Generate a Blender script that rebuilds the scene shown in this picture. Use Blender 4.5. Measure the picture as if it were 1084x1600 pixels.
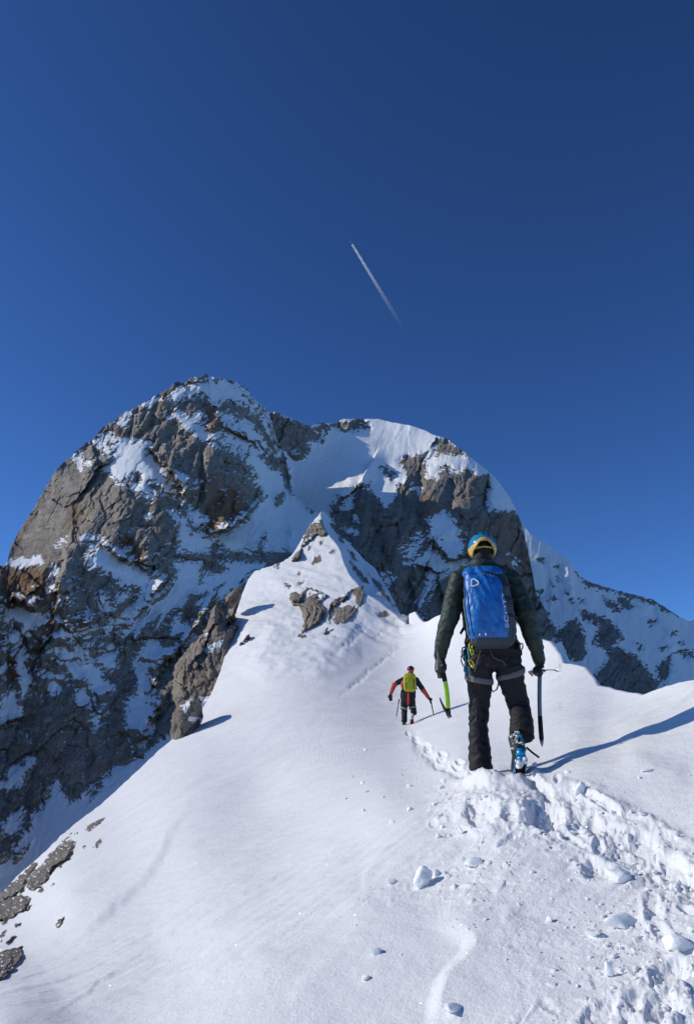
import bpy, bmesh, math, random
import numpy as np
from mathutils import Vector, Matrix

for o in list(bpy.data.objects):
    bpy.data.objects.remove(o)
SC = bpy.context.scene
COL = SC.collection
rng = np.random.default_rng(7)
random.seed(7)

# ------------------------------------------------------------------ camera, sky, sun, exposure
F, CX, CY = 1256.0, 542.0, 800.0           # reference frame of 1084 x 1600
PITCH = math.radians(19.7)
CP, SP = math.cos(PITCH), math.sin(PITCH)
cam_d = bpy.data.cameras.new('camera')
cam = bpy.data.objects.new('camera', cam_d)
COL.objects.link(cam)
cam.rotation_euler = (math.pi / 2 + PITCH, 0, 0)
cam_d.sensor_fit = 'VERTICAL'
cam_d.sensor_height = 24
cam_d.lens = 12 / (800.0 / F)
cam_d.clip_start = 0.05
cam_d.clip_end = 60000
SC.camera = cam

SUN_AZ, SUN_EL = math.radians(90), math.radians(28)   # azimuth measured to the left of the view direction
sdir = Vector((-math.sin(SUN_AZ) * math.cos(SUN_EL), math.cos(SUN_AZ) * math.cos(SUN_EL), math.sin(SUN_EL)))
world = bpy.data.worlds.new('World')
SC.world = world
world.use_nodes = True
wn = world.node_tree.nodes
wl = world.node_tree.links
wn.clear()
sky = wn.new('ShaderNodeTexSky')
sky.sky_type = 'NISHITA'
sky.sun_disc = False
sky.sun_elevation = SUN_EL
sky.sun_rotation = -SUN_AZ
sky.altitude = 2700
sky.air_density = 1.0
sky.dust_density = 0.7
sky.ozone_density = 3.2
gam = wn.new('ShaderNodeGamma')                 # the phone's deep, contrasty blue
gam.inputs['Gamma'].default_value = 1.4
tint = wn.new('ShaderNodeMix')
tint.data_type = 'RGBA'; tint.blend_type = 'MULTIPLY'
tint.inputs[0].default_value = 1.0
tint.inputs[7].default_value = (0.614, 0.823, 1.0, 1)
bg = wn.new('ShaderNodeBackground')
bg.inputs['Strength'].default_value = 0.0777
wo = wn.new('ShaderNodeOutputWorld')
wl.new(sky.outputs[0], gam.inputs['Color'])
wl.new(gam.outputs[0], tint.inputs[6])
wl.new(tint.outputs[2], bg.inputs['Color'])
wl.new(bg.outputs[0], wo.inputs['Surface'])

sun_d = bpy.data.lights.new('sun', 'SUN')
sun_d.energy = 3.25
sun_d.angle = math.radians(0.53)
sun_d.color = (1.0, 0.94, 0.81)
sun = bpy.data.objects.new('sun', sun_d)
COL.objects.link(sun)
sun.rotation_euler = sdir.to_track_quat('Z', 'Y').to_euler()

SC.view_settings.view_transform = 'Standard'
SC.view_settings.look = 'None'
SC.view_settings.gamma = 1
SC.view_settings.use_curve_mapping = False
SC.view_settings.exposure = 0.0

# ------------------------------------------------------------------ numeric helpers
def ray(px, py):
    u = (np.asarray(px, float) - CX) / F
    v = (CY - np.asarray(py, float)) / F
    den = CP - v * SP
    return u / den, (SP + v * CP) / den        # x / y and z / y

def at(px, py, Y):
    a, b = ray(px, py)
    return Vector((float(a) * Y, Y, float(b) * Y))

def rnd(ix, iy, s):
    n = (ix * 374761393 + iy * 668265263 + s * 974634777 + 12345) & 0xffffffff
    n = ((n ^ (n >> 13)) * 1274126177) & 0xffffffff
    n = ((n ^ (n >> 16)) * 2246822519) & 0xffffffff
    return ((n ^ (n >> 15)) & 0xffffffff) / 4294967296.0

def perlin(x, y, s=0):
    x0 = np.floor(x); y0 = np.floor(y)
    fx = x - x0; fy = y - y0
    x0 = x0.astype(np.int64); y0 = y0.astype(np.int64)
    u = fx * fx * fx * (fx * (fx * 6 - 15) + 10); v = fy * fy * fy * (fy * (fy * 6 - 15) + 10)
    def g(dx, dy):
        a = rnd(x0 + dx, y0 + dy, s) * 6.2831853
        return np.cos(a) * (fx - dx) + np.sin(a) * (fy - dy)
    n00, n10, n01, n11 = g(0, 0), g(1, 0), g(0, 1), g(1, 1)
    a = n00 + u * (n10 - n00); b = n01 + u * (n11 - n01)
    return (a + v * (b - a)) * 1.45

def fbm(x, y, s=0, octv=4, gain=0.5, lac=2.03):
    o = np.zeros_like(x); a = 1.0; t = 0
    for k in range(octv):
        o += a * perlin(x, y, s + k * 17); t += a
        x, y, a = x * lac + 13.7, y * lac + 7.3, a * gain
    return o / t

def ridged(x, y, s=0, octv=4, gain=0.5):
    o = np.zeros_like(x); a = 1.0; t = 0
    for k in range(octv):
        o += a * (1 - np.abs(perlin(x, y, s + k * 17)) * 1.6); t += a
        x, y, a = x * 2.07 + 5.1, y * 2.07 + 3.7, a * gain
    return o / t

def cells(x, y, s=0, tilt=1.0):
    """fractured blocks: each cell a tilted facet of random height; also the distance to the cell edge"""
    x0 = np.floor(x).astype(np.int64); y0 = np.floor(y).astype(np.int64)
    b1 = np.full(x.shape, 9.0); b2 = np.full(x.shape, 9.0); val = np.zeros(x.shape)
    for dx in (-1, 0, 1):
        for dy in (-1, 0, 1):
            cx = x0 + dx; cy = y0 + dy
            qx = x - (cx + rnd(cx, cy, s)); qy = y - (cy + rnd(cx, cy, s + 1))
            d = qx * qx + qy * qy
            h = rnd(cx, cy, s + 2) - 0.5 + tilt * (qx * (rnd(cx, cy, s + 3) - 0.5) + qy * (rnd(cx, cy, s + 4) - 0.5)) * 1.6
            near = d < b1
            b2 = np.where(near, b1, np.minimum(b2, d))
            val = np.where(near, h, val)
            b1 = np.where(near, d, b1)
    return val, np.sqrt(b2) - np.sqrt(b1)

def sstep(a, b, x):
    t = np.clip((x - a) / (b - a), 0, 1)
    return t * t * (3 - 2 * t)

def tps(ctrl, px, py, smooth=1e-4, log=False):
    c = np.array(ctrl, float)
    P = c[:, :2] / 500.0; w = -np.log(c[:, 2]) if log else 1.0 / c[:, 2]
    n = len(P)
    def U(r2):
        return np.where(r2 > 1e-12, 0.5 * r2 * np.log(np.maximum(r2, 1e-12)), 0)
    d2 = ((P[:, None] - P[None]) ** 2).sum(-1)
    A = np.zeros((n + 3, n + 3))
    A[:n, :n] = U(d2) + np.eye(n) * smooth
    A[:n, n] = 1; A[:n, n + 1:] = P; A[n, :n] = 1; A[n + 1:, :n] = P.T
    sol = np.linalg.solve(A, np.concatenate([w, np.zeros(3)]))
    X = px / 500.0; Yy = py / 500.0
    o = sol[n] + sol[n + 1] * X + sol[n + 2] * Yy
    for i in range(n):
        o = o + sol[i] * U((X - P[i, 0]) ** 2 + (Yy - P[i, 1]) ** 2)
    return np.exp(-o) if log else 1.0 / np.maximum(o, 1e-5)

def polysdf(px, py, poly, reach=40.0):
    """signed distance in reference pixels, positive inside"""
    out = np.full(px.shape, -reach)
    P = np.array(poly, float)
    lo = P.min(0) - reach; hi = P.max(0) + reach
    m = (px > lo[0]) & (px < hi[0]) & (py > lo[1]) & (py < hi[1])
    x = px[m]; y = py[m]
    if x.size == 0:
        return out
    d = np.full(x.shape, 1e9); ins = np.zeros(x.shape, bool)
    for i in range(len(P)):
        a = P[i]; b = P[(i + 1) % len(P)]
        e = b - a
        t = np.clip(((x - a[0]) * e[0] + (y - a[1]) * e[1]) / max(e @ e, 1e-9), 0, 1)
        d = np.minimum(d, (x - a[0] - t * e[0]) ** 2 + (y - a[1] - t * e[1]) ** 2)
        if abs(e[1]) > 1e-9:
            c = ((a[1] > y) != (b[1] > y)) & (x < e[0] * (y - a[1]) / e[1] + a[0])
            ins ^= c
    d = np.sqrt(d)
    out[m] = np.where(ins, d, -np.minimum(d, reach))
    return out

def linedist(px, py, pts, reach=150.0):
    """distance to an open polyline, its signed side (positive = right of travel) and the way along it 0..1"""
    P = np.array(pts, float)
    for _ in range(2):
        P = np.vstack([P[:1], np.stack([0.75 * P[:-1] + 0.25 * P[1:], 0.25 * P[:-1] + 0.75 * P[1:]], 1).reshape(-1, 2), P[-1:]])
    L = np.concatenate([[0], np.cumsum(np.hypot(*(P[1:] - P[:-1]).T))])
    fd = np.full(px.shape, 1e3); fs = np.zeros(px.shape); fa = np.zeros(px.shape)
    lo = P.min(0) - reach; hi = P.max(0) + reach
    msk = (px > lo[0]) & (px < hi[0]) & (py > lo[1]) & (py < hi[1])
    px = px[msk]; py = py[msk]
    bd = np.full(px.shape, 1e9); side = np.zeros(px.shape); al = np.zeros(px.shape)
    for i in range(len(P) - 1):
        a = P[i]; e = P[i + 1] - a
        t = np.clip(((px - a[0]) * e[0] + (py - a[1]) * e[1]) / max(e @ e, 1e-9), 0, 1)
        dx = px - a[0] - t * e[0]; dy = py - a[1] - t * e[1]
        d = np.hypot(dx, dy)
        cr = e[0] * dy - e[1] * dx
        n = d < bd
        bd = np.where(n, d, bd); side = np.where(n, np.sign(cr), side)
        al = np.where(n, (L[i] + t * (L[i + 1] - L[i])) / L[-1], al)
    fd[msk] = bd; fs[msk] = side; fa[msk] = al
    return fd, fs, fa

def zoomed(ox, oy, s):
    return lambda *pts: [(ox + x / s, oy + y / s) for x, y in pts]
ZA = zoomed(100, 580, 4.517); ZB = zoomed(280, 580, 4.517); ZC = zoomed(0, 800, 4.517)
ZD = zoomed(500, 640, 4.169); ZE = zoomed(200, 880, 4.169)
Z4 = zoomed(400, 630, 2.357); Z5 = zoomed(0, 900, 2.258); Z8 = zoomed(780, 820, 3.566); ZL = zoomed(340, 800, 3.3875)
ZF = zoomed(0, 1200, 1.694); ZG = zoomed(640, 1150, 2.4415); ZH = zoomed(840, 1380, 4.443); ZI = zoomed(660, 1180, 3.613)

# ------------------------------------------------------------------ material helpers
def new_mat(name):
    m = bpy.data.materials.new(name)
    m.use_nodes = True
    nt = m.node_tree
    b = nt.nodes['Principled BSDF']
    return m, nt, b

def N(nt, kind, **kw):
    n = nt.nodes.new(kind)
    for k, v in kw.items():
        if k in n.inputs:
            n.inputs[k].default_value = v
        else:
            setattr(n, k, v)
    return n

def noise(nt, scale, detail=4, rough=0.55, vec=None, dist=0.0):
    n = N(nt, 'ShaderNodeTexNoise')
    n.inputs['Scale'].default_value = scale; n.inputs['Detail'].default_value = detail
    n.inputs['Roughness'].default_value = rough; n.inputs['Distortion'].default_value = dist
    if vec is not None:
        nt.links.new(vec, n.inputs['Vector'])
    return n

def mix(nt, fac, a, b, blend='MIX'):
    n = N(nt, 'ShaderNodeMix', data_type='RGBA', blend_type=blend)
    for sock, val in ((n.inputs[0], fac), (n.inputs[6], a), (n.inputs[7], b)):
        if hasattr(val, 'links'):
            nt.links.new(val, sock)
        elif isinstance(val, (int, float)):
            sock.default_value = val
        else:
            sock.default_value = (*val, 1)
    return n.outputs[2]

def math_node(nt, op, a, b=0.0, c=0.0, clamp=False):
    n = N(nt, 'ShaderNodeMath', operation=op, use_clamp=clamp)
    for i, v in enumerate((a, b, c)):
        if hasattr(v, 'links'):
            nt.links.new(v, n.inputs[i])
        else:
            n.inputs[i].default_value = v
    return n.outputs[0]

def ramp(nt, fac, stops):
    n = N(nt, 'ShaderNodeValToRGB')
    e = n.color_ramp.elements
    while len(e) < len(stops):
        e.new(0.5)
    for el, (p, c) in zip(e, stops):
        el.position = p
        el.color = (*c, 1) if not isinstance(c, (int, float)) else (c, c, c, 1)
    nt.links.new(fac, n.inputs[0])
    return n.outputs[0]

SNOW = (0.90, 0.90, 0.895)

def mountain_material(name, unit, dark=(0.21, 0.18, 0.15), light=(0.70, 0.605, 0.49), snow=SNOW):
    """limestone with rusty stains under patchy snow; unit = size in metres of the finest grain"""
    m, nt, b = new_mat(name)
    L = nt.links
    tc = N(nt, 'ShaderNodeTexCoord')
    pos = tc.outputs['Object']
    mp = N(nt, 'ShaderNodeMapping')
    mp.inputs['Rotation'].default_value = (0.25, 0.5, 0.3)
    mp.inputs['Scale'].default_value = (1.0, 1.0, 1.7)
    L.new(pos, mp.inputs['Vector'])
    n1 = noise(nt, 0.12 / unit, 8, 0.68, mp.outputs[0], 0.4)
    n2 = noise(nt, 0.9 / unit, 6, 0.7, mp.outputs[0])
    n3 = noise(nt, 0.03 / unit, 4, 0.6, pos)
    rock = ramp(nt, n1.outputs[0], [(0.30, dark), (0.50, tuple(0.5 * (p + q) for p, q in zip(dark, light))), (0.68, light)])
    rock = mix(nt, ramp(nt, n2.outputs[0], [(0.38, 0.0), (0.62, 0.55)]), rock, (0.29, 0.262, 0.23))
    rock = mix(nt, ramp(nt, n3.outputs[0], [(0.45, 0.0), (0.65, 0.45)]), rock, (0.37, 0.285, 0.20))
    n5 = noise(nt, 2.6 / unit, 4, 0.75, mp.outputs[0])
    rock = mix(nt, ramp(nt, n5.outputs[0], [(0.36, 0.85), (0.54, 0.0)]), rock, (0.06, 0.053, 0.047))
    n6 = noise(nt, 0.35 / unit, 6, 0.75, pos, 0.8)
    rock = mix(nt, ramp(nt, n6.outputs[0], [(0.54, 0.0), (0.70, 0.6)]), rock, (0.60, 0.56, 0.50))
    at_r = N(nt, 'ShaderNodeAttribute', attribute_name='rust')
    rfac = math_node(nt, 'MULTIPLY', at_r.outputs['Fac'], ramp(nt, n1.outputs[0], [(0.30, 0.45), (0.55, 1.0)]))
    rock = mix(nt, rfac, rock, mix(nt, n2.outputs[0], (0.13, 0.062, 0.03), (0.40, 0.23, 0.12)))
    at_s = N(nt, 'ShaderNodeAttribute', attribute_name='snow')
    nf = noise(nt, 0.9 / unit, 6, 0.78, pos)
    sf = math_node(nt, 'ADD', at_s.outputs['Fac'], math_node(nt, 'MULTIPLY', math_node(nt, 'SUBTRACT', nf.outputs[0], 0.5), 1.0))
    sf = ramp(nt, sf, [(0.44, 0.0), (0.56, 1.0)])
    col = mix(nt, sf, rock, snow)
    L.new(col, b.inputs['Base Color'])
    b.inputs['Roughness'].default_value = 0.85
    b.inputs['Specular IOR Level'].default_value = 0.2
    hgt = math_node(nt, 'MULTIPLY', math_node(nt, 'ADD', n2.outputs[0], math_node(nt, 'MULTIPLY', n1.outputs[0], 1.6)), math_node(nt, 'SUBTRACT', 1.06, sf))
    bp = N(nt, 'ShaderNodeBump')
    bp.inputs['Strength'].default_value = 0.9
    bp.inputs['Distance'].default_value = 1.1 * unit
    L.new(hgt, bp.inputs['Height'])
    L.new(bp.outputs[0], b.inputs['Normal'])
    return m

def snow_material():
    m, nt, b = new_mat('wind packed snow')
    L = nt.links
    tc = N(nt, 'ShaderNodeTexCoord')
    pos = tc.outputs['Object']
    n1 = noise(nt, 5.0, 5, 0.6, pos)
    n2 = noise(nt, 70.0, 4, 0.65, pos)
    n3 = noise(nt, 300.0, 2, 0.6, pos)
    n4 = noise(nt, 0.5, 3, 0.5, pos)
    col = mix(nt, n1.outputs[0], (0.79, 0.788, 0.785), (0.85, 0.848, 0.845))
    col = mix(nt, math_node(nt, 'MULTIPLY', n4.outputs[0], 0.5), col, (0.80, 0.80, 0.805))
    L.new(col, b.inputs['Base Color'])
    b.inputs['Roughness'].default_value = 0.75
    b.inputs['Specular IOR Level'].default_value = 0.25
    mp = N(nt, 'ShaderNodeMapping')
    mp.inputs['Rotation'].default_value = (0, 0, 0.75)
    mp.inputs['Scale'].default_value = (2.2, 13.0, 4.0)
    L.new(pos, mp.inputs['Vector'])
    n5 = noise(nt, 1.0, 5, 0.6, mp.outputs[0], 0.3)
    n6 = noise(nt, 17.0, 4, 0.6, pos)
    h = math_node(nt, 'ADD', math_node(nt, 'MULTIPLY', n2.outputs[0], 1.0), math_node(nt, 'MULTIPLY', n3.outputs[0], 0.5))
    h = math_node(nt, 'ADD', h, math_node(nt, 'MULTIPLY', n5.outputs[0], 2.2))
    h = math_node(nt, 'ADD', h, math_node(nt, 'MULTIPLY', n6.outputs[0], 1.8))
    bp = N(nt, 'ShaderNodeBump')
    bp.inputs['Strength'].default_value = 0.55
    bp.inputs['Distance'].default_value = 0.009
    L.new(h, bp.inputs['Height'])
    L.new(bp.outputs[0], b.inputs['Normal'])
    # ice crystals: a few facets that catch the sun
    vo = N(nt, 'ShaderNodeTexVoronoi', feature='F1')
    vo.inputs['Scale'].default_value = 140.0
    L.new(pos, vo.inputs['Vector'])
    wn_ = N(nt, 'ShaderNodeTexWhiteNoise', noise_dimensions='3D')
    L.new(vo.outputs['Position'], wn_.inputs['Vector'])
    nm = N(nt, 'ShaderNodeVectorMath', operation='MULTIPLY_ADD')
    L.new(wn_.outputs['Color'], nm.inputs[0])
    nm.inputs[1].default_value = (2, 2, 2)
    nm.inputs[2].default_value = (-1, -1, -0.6)
    nn = N(nt, 'ShaderNodeVectorMath', operation='NORMALIZE')
    L.new(nm.outputs[0], nn.inputs[0])
    gl = N(nt, 'ShaderNodeBsdfGlossy')
    gl.inputs['Roughness'].default_value = 0.12
    gl.inputs['Color'].default_value = (0.9, 0.93, 1, 1)
    L.new(nn.outputs[0], gl.inputs['Normal'])
    fac = math_node(nt, 'MULTIPLY', math_node(nt, 'LESS_THAN', vo.outputs['Distance'], 0.22), 0.10)
    ms = N(nt, 'ShaderNodeMixShader')
    L.new(fac, ms.inputs[0]); L.new(b.outputs[0], ms.inputs[1]); L.new(gl.outputs[0], ms.inputs[2])
    L.new(ms.outputs[0], nt.nodes['Material Output'].inputs['Surface'])
    return m

def simple_mat(name, col, rough=0.7, metal=0.0, spec=0.4, nscale=0, namp=0.25, bump=0.0, col2=None):
    m, nt, b = new_mat(name)
    b.inputs['Roughness'].default_value = rough
    b.inputs['Metallic'].default_value = metal
    b.inputs['Specular IOR Level'].default_value = spec
    tc = N(nt, 'ShaderNodeTexCoord')
    n = noise(nt, nscale or 30, 4, 0.6, tc.outputs['Object'])
    c2 = col2 or tuple(c * (1 - namp) for c in col)
    nt.links.new(mix(nt, ramp(nt, n.outputs[0], [(0.35, 0.0), (0.65, 1.0)]), c2, col), b.inputs['Base Color'])
    if bump:
        bp = N(nt, 'ShaderNodeBump')
        bp.inputs['Strength'].default_value = 0.5
        bp.inputs['Distance'].default_value = bump
        nt.links.new(n.outputs[0], bp.inputs['Height'])
        nt.links.new(bp.outputs[0], b.inputs['Normal'])
    return m

# ------------------------------------------------------------------ object helpers
def tag(o, label=None, cat=None, group=None, kind=None):
    if label: o['label'] = label
    if cat: o['category'] = cat
    if group: o['group'] = group
    if kind: o['kind'] = kind
    return o

def link_mesh(name, me, mat=None, parent=None, smooth=True):
    o = bpy.data.objects.new(name, me)
    COL.objects.link(o)
    if mat is not None:
        me.materials.append(mat)
    if parent is not None:
        o.parent = parent
        o.matrix_parent_inverse = parent.matrix_world.inverted() if False else Matrix.Translation(-Vector(parent.location))
    if smooth and len(me.polygons):
        me.polygons.foreach_set('use_smooth', [True] * len(me.polygons))
    return o

def np_mesh(name, co, quads):
    me = bpy.data.meshes.new(name)
    co = np.ascontiguousarray(co, np.float32); quads = np.ascontiguousarray(quads, np.int32)
    nf, k = quads.shape
    me.vertices.add(len(co)); me.vertices.foreach_set('co', co.ravel())
    me.loops.add(nf * k); me.loops.foreach_set('vertex_index', quads.ravel())
    me.polygons.add(nf)
    me.polygons.foreach_set('loop_start', np.arange(0, nf * k, k, dtype=np.int32))
    me.polygons.foreach_set('loop_total', np.full(nf, k, np.int32))
    me.update(calc_edges=True)
    return me

def attr(me, name, vals):
    a = me.attributes.new(name, 'FLOAT', 'POINT')
    a.data.foreach_set('value', np.ascontiguousarray(vals, np.float32).ravel())

def grid_quads(nr, nc):
    i = np.arange(nr * nc).reshape(nr, nc)
    return np.stack([i[:-1, :-1], i[1:, :-1], i[1:, 1:], i[:-1, 1:]], -1).reshape(-1, 4)

def relief_grid(cols, top, bot, rows):
    """surveyed directions: for each column the skyline and the foot, with rows between"""
    c = np.asarray(cols, float)
    tp = np.interp(c, *zip(*top)); bt = np.interp(c, *zip(*bot))
    t = np.linspace(0, 1, rows)[:, None]
    return np.broadcast_to(c, (rows, len(c))).copy(), tp + t * (bt - tp)

def pts_from(px, py, Y):
    a, b = ray(px, py)
    return np.stack([a * Y, Y, b * Y], -1)

def with_back(P, offs):
    """far side of a ridge: rows that run back from the skyline and down"""
    rows = [P[0] + np.array([dx, dy, dz]) for dx, dy, dz in reversed(offs)]
    return np.concatenate([np.stack(rows), P], 0)

def grid_normals(P):
    du = np.gradient(P, axis=1); dv = np.gradient(P, axis=0)
    n = np.cross(dv, du)
    n /= np.linalg.norm(n, axis=-1, keepdims=True) + 1e-9
    return n

def blur(a, k):
    for ax in (0, 1):
        c = np.cumsum(np.concatenate([np.repeat(a.take([0], ax), k + 1, ax), a, np.repeat(a.take([-1], ax), k, ax)], ax), ax)
        n = a.shape[ax]
        a = (c.take(range(2 * k + 1, 2 * k + 1 + n), ax) - c.take(range(0, n), ax)) / (2 * k + 1)
    return a

def rock_depth(px, py, unit, seed, ang=0.5, stretch=1.8):
    """metres by which broken rock stands out from the smooth face; unit = metres per reference pixel there"""
    wx = px + 9 * fbm(px / 45, py / 45, seed + 1, 3) + 2.5 * fbm(px / 9, py / 9, seed + 2, 2)
    wy = py + 9 * fbm(px / 45, py / 45, seed + 3, 3) + 2.5 * fbm(px / 9, py / 9, seed + 4, 2)
    ca, sa = math.cos(ang), math.sin(ang)
    rx = (wx * ca + wy * sa) ; ry = (-wx * sa + wy * ca) / stretch
    d = np.zeros_like(px)
    for k, (sz, am) in enumerate(((70, 14), (30, 8.5), (13, 4.6), (6, 2.5), (3.2, 1.1))):
        v, e = cells(rx / sz, ry / sz, seed + 10 * k)
        d += am * v - am * 0.28 * np.exp(-(e / 0.10) ** 2)
    d += 9 * fbm(px / 80, py / 110, seed + 70, 3) + 2.4 * ridged(rx / 9, ry / 8, seed + 80, 3, 0.6)
    return d * unit

def snow_mask(px, py, polys, rocks=(), base=-10.0, reach=30):
    S = np.full(px.shape, base)
    for item in polys:
        st, poly = item if isinstance(item[0], (int, float)) and not isinstance(item[1], (int, float)) else (1.0, item)
        d = polysdf(px, py, poly, reach)
        d = np.where(d > 0, np.minimum(d, 14) * st - (1 - st) * 5, d)
        S = np.maximum(S, np.maximum(d, base))
    for poly in rocks:
        d = polysdf(px, py, poly, reach)
        S = np.minimum(S, -np.clip(d, -reach, 14) * 1.0)
    return S

_WARP = {}
def warp_of(px, py, sc, seed, octv=3):
    key = (px.shape, float(px[0, 0]), float(py[-1, 0]), sc, seed)
    if key not in _WARP:
        _WARP[key] = fbm(px / sc, py / sc, seed, octv, 0.6)
    return _WARP[key]

def crease(px, py, pts, amp, w):
    d, s, al = linedist(px + 0.9 * w * warp_of(px, py, 16, 77), py + 0.9 * w * warp_of(px, py, 16, 78), pts, 45 + 3 * w)
    end = np.clip(np.minimum(al, 1 - al) * 5, 0, 1)
    return amp * np.exp(-(d / w) ** 2) * (0.25 + 0.75 * end) * (0.75 + 0.6 * warp_of(px, py, 22, 79, 2))

def ledge(px, py, pts, amp, fall):
    """the side to the right of travel stands out, and the relief fades away with distance"""
    d, s, al = linedist(px + 13 * warp_of(px, py, 22, 81, 4), py + 13 * warp_of(px, py, 22, 82, 4), pts, 110)
    end = np.clip(np.minimum(al, 1 - al) * 5, 0, 1)
    return -amp * np.where(s > 0, np.exp(-d / fall), 0.35 * -np.exp(-d / (fall * 0.5))) * end * sstep(-0.1, 3.5, d * np.abs(s)) * (0.65 + 0.9 * warp_of(px, py, 28, 85, 2))
# ------------------------------------------------------------------ the valley far below
def build_valley():
    n = 60
    g = np.linspace(-1, 1, n)
    x, y = np.meshgrid(np.sign(g) * np.abs(g) ** 2 * 30000, np.sign(g) * np.abs(g) ** 2 * 30000)
    z = -700 + 160 * fbm(x / 3000, y / 3000, 5, 4)
    me = np_mesh('valley', np.stack([x, y, z], -1).reshape(-1, 3), grid_quads(n, n)[:, ::-1])
    m, nt, b = new_mat('forest and snow fields')
    tc = N(nt, 'ShaderNodeTexCoord')
    nn = noise(nt, 0.0012, 8, 0.6, tc.outputs['Object'])
    nt.links.new(ramp(nt, nn.outputs[0], [(0.42, (0.03, 0.045, 0.03)), (0.5, (0.10, 0.11, 0.10)), (0.58, (0.7, 0.72, 0.76))]), b.inputs['Base Color'])
    b.inputs['Roughness'].default_value = 0.95
    tag(link_mesh('valley', me, m), kind='structure')
build_valley()

def relief_mesh(name, px, py, Y, snow, rust, offs, mat):
    P = pts_from(px, py, Y)
    nb = len(offs)
    Pb = with_back(P, offs)
    nr, nc = Pb.shape[:2]
    me = np_mesh(name, Pb.reshape(-1, 3), grid_quads(nr, nc))
    ext = lambda a: np.concatenate([np.repeat(a[:1], nb, 0), a], 0)
    attr(me, 'snow', ext(snow)); attr(me, 'rust', ext(rust))
    return tag(link_mesh(name, me, mat), kind='structure')

def rust_mask(px, py, polys):
    r = np.zeros(px.shape)
    for st, poly in polys:
        r = np.maximum(r, min(1.0, st * 1.3) * sstep(-7, 8, polysdf(px, py, poly, 20) + 5 * fbm(px / 12, py / 12, 91, 3)))
    return r

def finish_snow(px, py, Y, S, unit, seed, gain, speck=13.0):
    """roughen the drift edges and let ledges hold snow"""
    P = pts_from(px, py, Y)
    n = grid_normals(P)
    n *= np.sign((n * -P).sum(-1, keepdims=True))
    lift = n[..., 2] - blur(n[..., 2], 14)
    ns = speck * (0.55 * fbm(px / 13 + py / 30, py / 6.5, seed, 3, 0.6) + 0.75 * fbm(px / 5.2 + py / 9, py / 2.6, seed + 9, 2, 0.6))
    return np.clip(0.5 + (S + ns + gain * lift) / 6.5, -0.9, 1.9)

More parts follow.
